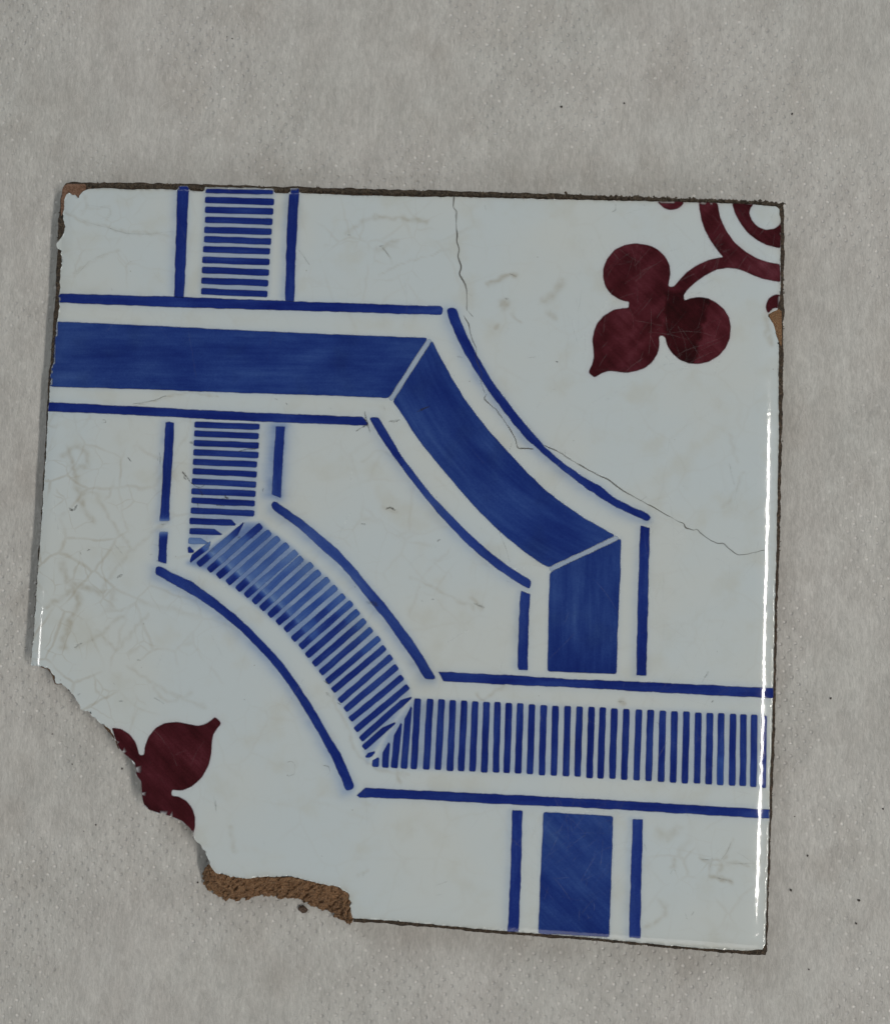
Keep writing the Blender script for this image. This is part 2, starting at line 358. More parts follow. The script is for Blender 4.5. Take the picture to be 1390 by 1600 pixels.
BANDS = {
 'B1': ([(87, 502), (221, 508), (380, 516), (527, 522.5), (668, 528), (607, 622), (502, 617.5), (380, 614), (221, 608), (77.5, 604)], 'h'),
 'B2': ([(674.4, 532), (684, 551), (695, 571), (707.5, 594), (722, 617.5), (740, 643), (761, 670), (783, 695), (804.6, 718), (830, 745), (855, 768.6), (884, 790), (912.5, 810), (941, 826), (961, 837), (857, 886.5), (844, 880), (826, 867.5), (804.6, 851), (776, 826), (750.6, 801), (722, 770), (696.7, 740), (671.5, 709), (650, 682), (632, 653.5), (614, 627)], 'c'),
 'B3': ([(969.7, 841.5), (968.7, 896.5), (966, 955), (964.4, 993.7), (963, 1053.5), (930, 1052), (855, 1049), (856, 993.7), (857, 945), (858.4, 897), (861, 893)], 'v'),
 'B4': ([(849, 1269), (957.5, 1275.6), (955, 1361), (951.6, 1464.5), (840.5, 1459), (844.6, 1361)], 'd'),
}
FLOWER = z(860, 290, 3.475, [(938, 388), (905, 350), (870, 300), (840, 245), (820, 190), (808, 130), (805, 88), (905, 92), (920, 175), (950, 240), (1000, 310), (1060, 360), (1120, 395), (1180, 415), (1245, 425), (1247, 523), (1160, 508), (1110, 490), (1060, 468), (1010, 450), (960, 445), (900, 455), (840, 485), (790, 520), (745, 560), (722, 593), (724, 624), (760, 611), (805, 605), (855, 612), (900, 635), (940, 670), (968, 715), (977, 770), (972, 830), (950, 880), (910, 925), (860, 955), (800, 968), (750, 965), (700, 945), (660, 910), (632, 865), (622, 822), (605, 813), (588, 817), (590, 870), (580, 910), (550, 960), (510, 990), (460, 1008), (410, 1015), (365, 1010), (320, 1005), (275, 1018), (237, 1042), (205, 1015), (225, 970), (235, 930), (232, 890), (226, 840), (235, 790), (255, 745), (290, 705), (340, 675), (390, 665), (423, 665), (428, 628), (405, 627), (370, 615), (330, 590), (300, 550), (285, 500), (285, 450), (305, 400), (345, 350), (400, 322), (465, 313), (530, 322), (580, 345), (620, 382), (645, 430), (650, 480), (640, 530), (640, 548), (668, 548), (700, 510), (740, 470), (800, 428), (860, 402), (910, 392)])
RING = z(860, 290, 3.475, [(985, 96), (1000, 150), (1030, 205), (1070, 255), (1120, 295), (1170, 322), (1248, 340), (1251, 195), (1240, 215), (1215, 233), (1170, 241), (1125, 225), (1092, 190), (1078, 150), (1086, 118), (1102, 100)])
BUD_T = z(860, 290, 3.475, [(577, 80), (590, 100), (615, 122), (650, 132), (690, 125), (715, 105), (724, 88)])
BUD_R = z(860, 290, 3.475, [(1247, 592), (1215, 592), (1185, 610), (1170, 640), (1168, 670), (1180, 694), (1200, 672), (1218, 660), (1247, 672)])
FLOWER2 = z(30, 980, 3.333, [(482, 524), (530, 530), (575, 560), (605, 600), (618, 640), (625, 668), (650, 668), (655, 620), (675, 570), (710, 525), (760, 500), (820, 495), (880, 505), (930, 515), (970, 505), (1000, 485), (1020, 467), (1052, 500), (1030, 530), (1010, 560), (1003, 600), (1000, 660), (985, 720), (950, 785), (900, 830), (850, 850), (795, 848), (793, 880), (830, 883), (870, 905), (900, 945), (915, 990), (915, 1040), (905, 1078), (890, 1050), (850, 1010), (790, 985), (720, 965), (655, 945), (640, 890), (635, 805), (610, 770), (602, 705), (555, 668), (520, 630), (500, 580)])

# stripes: (x0, y0, x1, y1, width, tip0, tip1, density)  tip: None = rounded, (length, side) = slanted point
STRIPES = []
for yl, yr, xl, xr in [(172, 183, 862, 1218), (223, 233, 862, 1214), (275, 285, 862, 1210), (327, 337, 858, 1206), (376, 388, 857, 1203), (427, 438, 852, 1197), (483, 494, 848, 1195), (535, 549, 846, 1192), (590, 603, 843, 1188), (645, 660, 842, 1184)]:
    STRIPES.append((60 + xl / 3.31, 260 + yl / 3.31, 60 + xr / 3.31, 260 + yr / 3.31, 9.6, None, None, 'full', 'T1'))
STRIPES.append((321.5, 298.3, 427, 300.3, 6.5, None, None, 'full', 'T1'))
for yl, yr, xl, xr, tip, dn in [(142, 162, 447, 1060, None, 'f'), (225, 250, 445, 1052, None, 'f'), (313, 340, 440, 1052, None, 'f'), (402, 430, 437, 1050, None, 'f'), (492, 518, 433, 1035, None, 'f'), (580, 613, 430, 1033, None, 'f'), (675, 710, 422, 1027, None, 'f'), (770, 795, 418, 1022, None, 'f'), (857, 888, 418, 1015, None, 'f'), (952, 980, 412, 1010, None, 'f'), (1053, 1068, 400, 837, (7, -1), 'f'), (1148, 1160, 400, 707, (12, -1), 'f'), (1238, 1244, 390, 575, (12, -1), 'pale'), (1326, 1322, 385, 441, (6, -1), 'f')]:
    STRIPES.append((230 + xl / 6.043, 640 + yl / 6.043, 230 + xr / 6.043, 640 + yr / 6.043, 9.0, None, tip, 'pale' if dn == 'pale' else 'full', 'T2'))
UR = [(515, 175), (555, 205), (595, 232), (635, 262), (675, 295), (700, 322), (745, 350), (780, 385), (820, 418), (855, 455), (890, 492), (925, 525), (955, 565), (985, 605), (1015, 645), (1050, 685), (1075, 728), (1105, 770), (1130, 815), (1155, 862), (1180, 905), (1190, 947)]
LL = [(326, 892), (340.4, 901.4), (355.5, 911.5), (370.6, 921.6), (383.6, 931.6), (395.8, 941.7), (408, 951.8), (420.3, 962.6), (433.2, 974)] + z(440, 930, 5.517, [(30, 305), (95, 385), (160, 450), (215, 525), (275, 600), (335, 675), (390, 750), (440, 825), (495, 915), (545, 990), (590, 1075), (635, 1165), (680, 1245)])
STRIPES.append((295.5, 875.5, 331, 849, 8.6, (6, -1), (10, 1), 'c0', 'T3'))
STRIPES.append((309.5, 883, 383, 819.5, 9.2, None, (20, 1), 'c1', 'T3'))
for i, (a, u) in enumerate(zip(LL, UR)):
    ux, uy = 230 + u[0] / 2.896, 760 + u[1] / 2.896
    STRIPES.append((a[0], a[1], ux, uy, 9.8 if i < 14 else 9.3, None, (16, -1) if i == 21 else None, 'c%d' % (i + 2), 'T3'))
STRIPES.append((567.8, 1169, 615.5, 1127, 8.8, None, (20, -1), 'full', 'T3'))
STRIPES.append((573.5, 1185, 583.5, 1173, 8, (4, 1), (8, -1), 'full', 'T3'))
for tx, ty, bx, by, tip in [(112, 505, 108, 566, (5, -1)), (180, 410, 170, 571, (16, -1)), (257, 285, 228, 573, (20, -1)), (322, 180, 290, 577, (20, -1)), (378, 130, 353, 580, None), (457, 132, 433, 583, None), (530, 135, 508, 585, None), (602, 140, 583, 592, None), (675, 143, 655, 593, None), (745, 148, 727, 595, None), (818, 152, 802, 602, None), (887, 152, 877, 602, None), (960, 158, 946, 605, None), (1033, 160, 1018, 608, None), (1107, 167, 1094, 612, None), (1182, 172, 1170, 620, None), (1257, 177, 1246, 622, None)]:
    STRIPES.append((560 + bx / 4.088, 1060 + by / 4.088, 560 + tx / 4.088, 1060 + ty / 4.088, 9.8, None, tip, 'full', 'T4'))
for i, (tx, ty, bx, by) in enumerate([(25, 245, 15, 668), (97, 248, 84, 670), (170, 250, 156, 680), (238, 253, 222, 682), (307, 260, 294, 683), (380, 263, 366, 690), (455, 266, 440, 693), (526, 268, 512, 697), (599, 273, 588, 702), (669, 277, 660, 707), (742, 278, 732, 712), (814, 285, 804, 712), (883, 287, 876, 717), (951, 288, 945, 722), (1022, 292, 1017, 725), (1086, 295, 1082, 727), (1151, 297, 1144, 733), (1212, 302, 1203, 738)]):
    STRIPES.append((880 + bx / 3.861, 1040 + by / 3.861, 880 + tx / 3.861, 1040 + ty / 3.861, 9.8 if i < 17 else 8, None, None, 'full' if i < 12 else 'worn', 'T4'))

# ------------------------------------------------------------------ glaze sheet: a fine grid cut along the chipped outline
STEP = 2.5
g_out = resample(GLAZE, 2.2); g_jit = jitter(jitter(g_out, 1.5, 6.0, 2), 0.9, 2.6, 6); g_even = jitter(g_out, 0.7, 7, 2)
fd_, _ = poly_dist(g_out[:, 0], g_out[:, 1], FRACT + [], False); ed_, _ = poly_dist(g_out[:, 0], g_out[:, 1], BROWN_IN, False)
gw_ = np.clip(1.4 - np.minimum(fd_, ed_) / 6, 0, 1)[:, None]; gw_ = np.maximum(gw_, ((g_out[:, 0] < 110) & (g_out[:, 1] < 640))[:, None] * 0.8)
g_out = g_jit * gw_ + g_even * (1 - gw_)
xs = np.arange(40, 1230, STEP); ys = np.arange(284, 1492, STEP)
GX, GY = np.meshgrid(xs, ys)
shp = GX.shape
def grid_poly(poly):
    """fast inside test and nearest-outline snap on the grid"""
    ins = np.zeros(shp, bool)
    p = np.array(poly); q = np.roll(p, -1, 0)
    for (ax, ay), (bx, by) in zip(p, q):
        if ay == by: continue
        c = ((ay > GY[:, 0]) != (by > GY[:, 0]))
        for r_ in np.nonzero(c)[0]:
            ins[r_] ^= GX[r_] < (bx - ax) * (GY[r_, 0] - ay) / (by - ay) + ax
    near = np.full(shp, 1e9); NX = GX.copy(); NY = GY.copy(); R_ = STEP * 1.5
    for (ax, ay), (bx, by) in zip(p, q):
        i0 = max(0, int((min(ay, by) - R_ - ys[0]) / STEP)); i1 = min(shp[0], int((max(ay, by) + R_ - ys[0]) / STEP) + 2)
        j0 = max(0, int((min(ax, bx) - R_ - xs[0]) / STEP)); j1 = min(shp[1], int((max(ax, bx) + R_ - xs[0]) / STEP) + 2)
        if i0 >= i1 or j0 >= j1: continue
        sx_, sy_ = GX[i0:i1, j0:j1], GY[i0:i1, j0:j1]; dx, dy = bx - ax, by - ay; L = dx * dx + dy * dy + 1e-12
        t = np.clip(((sx_ - ax) * dx + (sy_ - ay) * dy) / L, 0, 1); cx, cy = ax + t * dx, ay + t * dy
        d = np.hypot(sx_ - cx, sy_ - cy); m_ = d < near[i0:i1, j0:j1]
        near[i0:i1, j0:j1][m_] = d[m_]; NX[i0:i1, j0:j1][m_] = cx[m_]; NY[i0:i1, j0:j1][m_] = cy[m_]
    return ins, near, NX, NY
ins, near, NX, NY = grid_poly(g_out)
snap = near < STEP * 0.55
VX = np.where(snap, NX, GX); VY = np.where(snap, NY, GY)
ok = ins | snap
quad = ok[:-1, :-1] & ok[1:, :-1] & ok[:-1, 1:] & ok[1:, 1:]
allsnap = snap[:-1, :-1] & snap[1:, :-1] & snap[:-1, 1:] & snap[1:, 1:]
quad &= ~allsnap
idx = np.arange(GX.size).reshape(shp)
Q = np.stack([idx[:-1, :-1][quad], idx[1:, :-1][quad], idx[1:, 1:][quad], idx[:-1, 1:][quad]], 1)
# corner triangles close the staircase
tri = []
for dead in range(4):
    c = [ok[:-1, :-1], ok[1:, :-1], ok[1:, 1:], ok[:-1, 1:]]; c_ = [idx[:-1, :-1], idx[1:, :-1], idx[1:, 1:], idx[:-1, 1:]]
    o3 = [k for k in range(4) if k != dead]
    m_ = (~c[dead]) & c[o3[0]] & c[o3[1]] & c[o3[2]]
    tri.append(np.stack([c_[o3[0]][m_], c_[o3[1]][m_], c_[o3[2]][m_]], 1))
TR = np.vstack(tri)
used = np.unique(np.concatenate([Q.ravel(), TR.ravel()])); remap = -np.ones(GX.size, int); remap[used] = np.arange(len(used))
Q = remap[Q]; TR = remap[TR]
vx = VX.ravel()[used]; vy = VY.ravel()[used]
# pigment that has bled into the glaze round the strokes, and old stains
ink = np.zeros((len(used), 3)); stain = np.zeros(len(used))
def near_pts(poly, pad):
    p = np.array(poly); x0, y0 = p.min(0) - pad; x1, y1 = p.max(0) + pad
    return np.nonzero((vx > x0) & (vx < x1) & (vy > y0) & (vy < y1))[0]
HK = np.array([1.0, 0.76, 0.27])
halo = np.zeros(len(used))
def add_halo(poly, amp, wide=6.0, sh=(4.5, -3.5)):
    k = near_pts(poly, 26)
    if len(k) == 0: return
    d, i_ = poly_dist(vx[k], vy[k], poly); d[i_] = 0
    d2, i2 = poly_dist(vx[k] + sh[0], vy[k] + sh[1], poly); d2[i2] = 0
    v = 0.62 * amp * (0.24 * np.exp(-d / 2.6) + 0.34 * np.exp(-(d2 / wide) ** 1.3) * np.clip((d + 1) / 3, 0, 1))
    halo[k] = np.maximum(halo[k], v)
for nm, (pl, hs, dn) in LINES.items():
    add_halo(pl, hs, 6.0 + (5 if nm == 'V2b' else 2.0 if nm[0] == 'C' else 0), (4.5, -3.5) if nm[0] == 'C' else ((4.5, 0) if nm[0] in 'VL' else (0, 0)))
for nm, (pl, fl) in BANDS.items(): add_halo(pl, 0.55, 3.0, (0, 0))
# the pale wash the stripes stand on
WASH = {'T1': [(320, 292), (428, 296), (418, 465), (313, 462)], 'T2': [(303, 659), (406, 662), (398, 806), (368, 822), (297, 862), (294, 855)],
        'T3': [(294, 880), (384, 817), (408, 818)] + [(230 + u[0] / 2.896, 760 + u[1] / 2.896) for u in UR[1:]] + [(620, 1120), (585, 1172), (574, 1190)] + LL[::-1],
        'T4': [(586, 1198), (603, 1150), (645, 1092)] + [(760, 1098), (886, 1103), (1191, 1116), (1187, 1230), (900, 1213), (700, 1203)]}
wash = np.zeros(len(used))
for nm, pl in WASH.items():
    k = near_pts(pl, 20); d, i_ = poly_dist(vx[k], vy[k], pl); sd = np.where(i_, d, -d)
    lev = {'T1': .46, 'T2': .52, 'T3': .92, 'T4': .52}[nm]
    v = lev / (1 + np.exp(-(sd + 0.0) / 2.2))
    if nm == 'T3':                     # strongest in the worn upper-left half
        f = np.clip((560 - vx[k]) / 160, 0, 1); v = v * (0.66 + 0.62 * f)
    if nm == 'T4': v = v * (0.55 + 0.6 * np.clip((900 - vx[k]) / 260, 0, 1))
    wash[k] = np.maximum(wash[k], v)
halo = halo * (1 + 0.25 * vnoise(vx, vy, 14, 9))
tot = np.maximum(halo, wash)
ink += tot[:, None] * HK * np.array([1.0, 1.0, 1.0])
# faint violet bleed round the maroon
for pl in (FLOWER, FLOWER2, RING, BUD_T, BUD_R):
    k = near_pts(pl, 12); d, i_ = poly_dist(vx[k], vy[k], pl); d[i_] = 0
    ink[k] += (0.16 * np.exp(-d / 2.5))[:, None] * np.array([.6, 1.0, .8])
STAINS = [  # polyline, half-width, strength
 ([(105, 700), (118, 745), (128, 790), (145, 815)], 5, .36), ([(98, 712), (112, 698), (134, 702), (137, 728), (120, 732)], 5, .30), ([(128, 780), (146, 765), (160, 790), (185, 830), (205, 855)], 3, .22),
 ([(97, 882), (104, 905), (122, 915), (160, 925)], 5, .36), ([(104, 905), (128, 940), (110, 965), (98, 1010)], 5, .40), ([(72, 948), (95, 935), (120, 918)], 4, .34), ([(97, 1012), (99, 1012)], 6, .40),
 ([(160, 925), (178, 890), (205, 860), (262, 812)], 3, .20), ([(118, 1013), (152, 995), (190, 965)], 3, .25), ([(152, 985), (182, 1018), (230, 960)], 3, .22), ([(230, 1060), (262, 1100), (300, 1080)], 3, .18), ([(200, 1040), (250, 1075), (320, 1105)], 3, .18),
 ([(105, 330), (125, 345), (200, 362), (265, 368)], 2.5, .22), ([(125, 330), (175, 320), (168, 345)], 2, .15), ([(115, 425), (150, 405), (185, 390)], 2, .2), ([(130, 300), (138, 320), (128, 335)], 2, .2),
 ([(540, 365), (560, 348), (592, 338)], 3, .24), ([(585, 338), (640, 342), (668, 346)], 3.5, .34), ([(590, 390), (600, 384), (622, 375)], 4, .30), ([(596, 384), (612, 410)], 1.5, .3), ([(590, 430), (620, 415), (700, 390)], 1.5, .22),
 ([(762, 445), (775, 440), (790, 428), (806, 431)], 4, .42), ([(782, 475), (794, 468), (788, 480)], 5, .45), ([(800, 490), (812, 505)], 2, .25), ([(850, 470), (862, 462), (880, 440)], 6, .34), ([(858, 490), (866, 495)], 5, .38), ([(772, 512), (780, 508)], 2.5, .3),
 ([(520, 1090), (560, 1180), (590, 1205), (640, 1210)], 2.5, .22), ([(618, 1205), (625, 1222)], 3, .3), ([(745, 1085), (755, 1097), (765, 1085), (790, 1070)], 2.5, .28),
 ([(1030, 1300), (1040, 1310), (1058, 1295)], 6, .22), ([(1050, 1355), (1055, 1345)], 4, .3), ([(1095, 1343), (1130, 1344), (1170, 1352)], 2, .24), ([(1110, 1370), (1145, 1378)], 3.5, .38), ([(1145, 1310), (1130, 1345), (1120, 1375)], 2, .26), ([(1010, 1450), (1045, 1425), (1030, 1410)], 4, .24),
 ([(1160, 740), (1145, 775), (1130, 790)], 3, .18), ([(1140, 680), (1150, 720)], 3, .15), ([(970, 1095), (976, 1098)], 4, .40), ([(905, 1330), (880, 1390)], 2, .1),
 ([(360, 1290), (366, 1330)], 4, .20), ([(560, 1370), (572, 1360)], 3, .2), ([(565, 720), (600, 700), (640, 745)], 2, .16), ([(640, 900), (700, 930), (740, 950)], 2.5, .18), ([(700, 860), (660, 900), (640, 960)], 2, .14), ([(735, 935), (752, 948)], 4, .3),
 ([(190, 640), (290, 612), (340, 620)], 1.5, .3), ([(600, 790), (620, 800)], 3, .2), ([(300, 640), (290, 690), (240, 740)], 1.5, .2), ([(1205, 480), (1196, 500), (1204, 535)], 5, .40), ([(195, 1190), (260, 1230)], 0.1, 0), ([(440, 1195), (460, 1195)], 6, .10)]
for pl, hw, s_ in STAINS:
    if s_ == 0: continue
    k = near_pts(pl, hw * 3 + 6); q = smooth(resample(pl, 6, False), 2, False)
    if len(q) < 2: q = np.array(pl, float)
    jx = vx[k] + 3.0 * vnoise(vx[k], vy[k], 9, 21); jy = vy[k] + 3.0 * vnoise(vx[k], vy[k], 9, 22)
    d, _ = poly_dist(jx, jy, q, False)
    stain[k] = np.maximum(stain[k], 1.35 * s_ * np.exp(-(d / hw) ** 2) * (0.75 + 0.35 * vnoise(vx[k], vy[k], 6, 23)))
# grime gathered along the edges
de = edge_d(vx, vy, E_T)[0]; stain = np.maximum(stain, 0.42 * np.exp(-np.clip(vy - de, 0, 99) / 3.0))
de = edge_d(vx, vy, E_B)[0]; stain = np.maximum(stain, 0.30 * np.exp(-np.clip(de - vy, 0, 99) / 4.5))
de = edge_d(vx, vy, E_R)[0]; stain = np.maximum(stain, 0.35 * np.exp(-np.clip(de - vx, 0, 99) / 2.5))
db, _ = poly_dist(vx[(kk := near_pts(BROWN_IN, 14))], vy[kk], BROWN_IN, False); stain[kk] = np.maximum(stain[kk], .30 * np.exp(-db / 4.0))
zt = top_z(vx, vy); V = P(vx, vy, zt)
# rim: drop a skirt from every border edge
E_all = np.concatenate([Q[:, [0, 1]], Q[:, [1, 2]], Q[:, [2, 3]], Q[:, [3, 0]], TR[:, [0, 1]], TR[:, [1, 2]], TR[:, [2, 0]]])
key = np.sort(E_all, 1); _, first, cnt = np.unique(key[:, 0] * 10 ** 7 + key[:, 1], return_index=True, return_counts=True)
BE = E_all[first[cnt == 1]]; bv = np.unique(BE); low = -np.ones(len(V), int); low[bv] = len(V) + np.arange(len(bv))
Vl = V[bv].copy(); Vl[:, 2] = np.minimum(Vl[:, 2] - 0.0006, T - 0.0011)
faces = [tuple(f) for f in Q.tolist()] + [tuple(f) for f in TR.tolist()]
n_top = len(faces)
faces += [(int(a), int(low[a]), int(low[c]), int(c)) for a, c in BE]
V2 = np.vstack([V, Vl])
me = mesh('glaze', V2, faces)
attr(me, 'ink', 'FLOAT_VECTOR', np.vstack([ink, ink[bv]])); attr(me, 'stain', 'FLOAT', np.concatenate([stain, stain[bv] + .25]))
cz = 0.16 + 0.84 * np.exp(-(np.clip(vx - 90, 0, 999) / 190) ** 2) * np.clip((vy - 620) / 120, 0, 1) * np.clip((1250 - vy) / 160, 0, 1)
cz = np.maximum(cz, 0.55 * np.exp(-((vx - 600) / 170) ** 2 - ((vy - 390) / 90) ** 2)); cz = np.maximum(cz, 0.55 * np.exp(-((vx - 170) / 90) ** 2 - ((vy - 380) / 80) ** 2))
cz = np.maximum(cz, 0.6 * np.exp(-((vx - 1090) / 90) ** 2 - ((vy - 1370) / 90) ** 2)); cz = np.maximum(cz, 0.35 * np.exp(-((vx - 600) / 200) ** 2 - ((vy - 850) / 200) ** 2))
attr(me, 'craze', 'FLOAT', np.concatenate([cz, cz[bv]]))
attr(me, 'flow', 'FLOAT_VECTOR', np.stack([np.concatenate([vx, vx[bv]]), np.concatenate([vy, vy[bv]]), np.zeros(len(V2))], 1))
nn = top_normals(vx, vy); me.normals_split_custom_set_from_vertices(np.vstack([nn, nn[bv]]).tolist())
me.polygons.foreach_set('use_smooth', [i < n_top for i in range(len(me.polygons))])
glaze = link('glaze', me, M_GLAZE, tile)

# ------------------------------------------------------------------ painted patches: thin fired layers on the glaze
LIFT = 0.000016
def paint_mesh(name, vx_, vy_, faces, cover, K, flow, parent=tile, lift=LIFT, st=None):
    zt = top_z(vx_, vy_); V = P(vx_, vy_, zt); V[:, 2] += lift
    me = mesh(name, V, faces)
    attr(me, 'cover', 'FLOAT', cover); attr(me, 'ink', 'FLOAT_VECTOR', K); attr(me, 'flow', 'FLOAT_VECTOR', flow)
    attr(me, 'stain', 'FLOAT', np.zeros(len(V)) if st is None else st)
    me.normals_split_custom_set_from_vertices(top_normals(vx_, vy_).tolist())
    return link(name, me, M_PAINT, parent)
def clip_paint(vx_, vy_, cover):           # the paint ends where the glaze is chipped away
    d, i_ = poly_dist(vx_, vy_, g_out); return np.where(i_ & (d > 0.2), cover, 0.0)
def painted(name, poly, K, dens=None, flow='h', round_=1, step=5.0, grid=11.0, clip=False, jit=0.45, seed=0, grow=0.0):
    o = smooth(resample(poly, step), round_)
    o = jitter(o, jit, 12, seed)
    sgn = 1 if area2(o) > 0 else -1; nn = normals(o) * sgn
    outer = o + nn * (0.9 + grow); inner = o - nn * (0.9 - grow); inner2 = o - nn * 3.0
    pts = [tuple(p_) for p_ in outer]; no = len(pts)
    cov = [0.0] * no
    pts += [tuple(p_) for p_ in inner]; cov += [1.0] * len(inner)
    x0, y0 = o.min(0); x1, y1 = o.max(0)
    gx, gy = np.meshgrid(np.arange(x0 + 4, x1, grid), np.arange(y0 + 4, y1, grid)); gx = gx.ravel() + rng.uniform(-1.5, 1.5, gx.size); gy = gy.ravel() + rng.uniform(-1.5, 1.5, gy.size)
    d, i_ = poly_dist(gx, gy, o); k = i_ & (d > 3.5)
    pts += list(zip(gx[k], gy[k])); cov += [1.0] * int(k.sum())
    ex_, ey_ = np.meshgrid(np.arange(x0 + 1, x1, 4.0), np.arange(y0 + 1, y1, 4.0)); ex_, ey_ = ex_.ravel() + .3, ey_.ravel() + .3
    rim = np.minimum(np.minimum(edge_d(ex_, ey_, E_R)[0] - ex_, ex_ - edge_d(ex_, ey_, E_L)[0]), np.minimum(ey_ - edge_d(ex_, ey_, E_T)[0], edge_d(ex_, ey_, E_B)[0] - ey_))
    k = (rim < 34)
    if k.any():
        ex_, ey_ = ex_[k], ey_[k]; d, i_ = poly_dist(ex_, ey_, o); k = i_ & (d > 1.6)
        pts += list(zip(ex_[k], ey_[k])); cov += [1.0] * int(k.sum())
    edges = [(i, (i + 1) % no) for i in range(no)]
    vs, es, fs, ov, oe, of = delaunay_2d_cdt([Vector(p_) for p_ in pts], edges, [], 1, 1e-4)
    vs = np.array([tuple(v) for v in vs]); cv = np.array([max(cov[j] for j in l) if l else 0.5 for l in ov])
    # a border vertex stays clear even when others fell on it
    X, Y = vs[:, 0], vs[:, 1]
    fl_ = {'h': (X, Y), 'v': (Y, X), 'd': ((X + Y) * .7, (X - Y) * .7)}.get(flow)
    if fl_ is None:                        # along the arc of the bent band
        C = np.array([(1180, 380)]); r_ = np.hypot(X - 1130, Y - 370); a_ = np.arctan2(Y - 370, X - 1130); fl_ = (a_ * 450, r_)
    flow_ = np.stack([fl_[0], fl_[1], np.full(len(X), seed * 3.7)], 1)
    dn = np.ones(len(X)) if dens is None else dens(X, Y)
    if clip: cv = clip_paint(X, Y, cv)
    fs = [f if area2(vs[list(f)]) < 0 else f[::-1] for f in fs]
    return paint_mesh(name, X, Y, fs, cv, dn[:, None] * K, flow_)

k_ = 0
for nm, (pl, hs, dn) in LINES.items():
    k_ += 1
    if nm == 'C2': f_ = lambda X, Y: np.where(X < 628, 1.0, 0.74 + 0.10 * np.clip((X - 700) / 120, 0, 1))
    elif nm == 'C3': f_ = lambda X, Y: np.clip(np.where(X < 478, 1.0 - 0.3 * (X - 430) / 48, 0.66 + 0.22 * np.clip((X - 560) / 100, 0, 1)), 0.6, 1)
    elif nm == 'V1b': f_ = lambda X, Y: np.clip((818 - Y) / 12, 0.25, 1)
    elif nm == 'V1c': f_ = lambda X, Y: np.clip((Y - 827) / 14, 0.3, 1)
    elif nm == 'C4': f_ = lambda X, Y: 0.98 - 0.12 * np.exp(-((X - 310) / 40) ** 2)
    else: f_ = lambda X, Y, dn=dn: np.full(len(X), dn) * (1 + 0.05 * vnoise(X, Y, 40, 4))
    fl = 'h' if nm[0] == 'H' else 'v' if nm[0] in 'VL' else 'd'
    o = painted('painted_line', pl, BLUE, f_, fl, 1 if nm[0] == 'C' else 0, 3.0, 12, clip=nm in ('H1', 'L1', 'L2', 'H2', 'H3', 'H4', 'V5', 'V6'), jit=0.55, seed=k_, grow=1.0 if nm[0] == 'C' else 0.55)
    if nm[0] == 'C': o.name = 'curved_line'
for i, (nm, (pl, fl)) in enumerate(BANDS.items()):
    if nm == 'B1': f_ = lambda X, Y: 0.90 - 0.10 * np.exp(-((X - 100) / 45) ** 2) - 0.05 * np.exp(-((X - 540) / 60) ** 2 - ((Y - 592) / 14) ** 2) + 0.04 * vnoise(X, Y, 60, 6)
    elif nm == 'B2': f_ = lambda X, Y: 0.89 - 0.20 * np.exp(-(((X - 690) - (Y - 770) * 0.80) / 22) ** 2) * np.exp(-((Y - 730) / 95) ** 2) + 0.06 * np.exp(-(((X - 760) - (Y - 690) * 0.8) / 26) ** 2)
    elif nm == 'B3': f_ = lambda X, Y: 0.86 + 0.16 * np.clip((Y - 960) / 90, 0, 1) + 0.05 * np.clip((X - 900) / 60, 0, 1)
    else: f_ = lambda X, Y: 0.80 + 0.17 * np.clip((Y - 1330) / 120, 0, 1) + 0.06 * np.clip((1290 - Y) / 15, 0, 1)
    painted('painted_band', pl, BLUE * np.array([.97, .93, 1.0]), f_, fl, 1, 4.0, 13, clip=nm in ('B1', 'B4'), seed=30 + i)
# the pale mitre lines between the bands
for a, b_ in (((672, 530.5), (609.5, 625)), ((965.5, 839.5), (858.5, 890.5))):
    a = np.array(a, float); b_ = np.array(b_, float); t = (b_ - a) / np.linalg.norm(b_ - a); nn_ = np.array([-t[1], t[0]]) * 3.4
    painted('mitre_line', [a + nn_, b_ + nn_, b_ - nn_, a - nn_], HK * 0.50, None, 'd', 1, 4, 30, seed=41)
def maroon_dens(X, Y):
    d = 0.97 + 0.16 * vnoise(X + Y, (X - Y) * .3, 16, 12)
    d = d + np.where((X > 1038) & (X < 1145) & (Y > 455) & (Y < 575), np.where((X - 1095) * .6 + (Y - 520) * .15 < 0, 0.42, -0.08), 0)
    d = d - 0.12 * np.clip((X - 1110) / 80, 0, 1)
    return d
def flower_group(name, poly, dens, seed, clip=True): return painted(name, poly, MAROON, dens, 'd', 1, 3.2, 7, clip=clip, jit=0.3, seed=seed)
flower_group('maroon_flower', FLOWER, maroon_dens, 50); flower_group('maroon_ring', RING, lambda X, Y: 1.08 + .1 * vnoise(X, Y, 14, 3), 51)
flower_group('maroon_dot', BUD_T, lambda X, Y: .95 + .3 * vnoise(X * .5 + Y, Y, 9, 3), 52); flower_group('maroon_dot', BUD_R, None, 53)
flower_group('maroon_flower', FLOWER2, lambda X, Y: 1.04 + .10 * vnoise(X, Y * .15, 7, 3), 54)

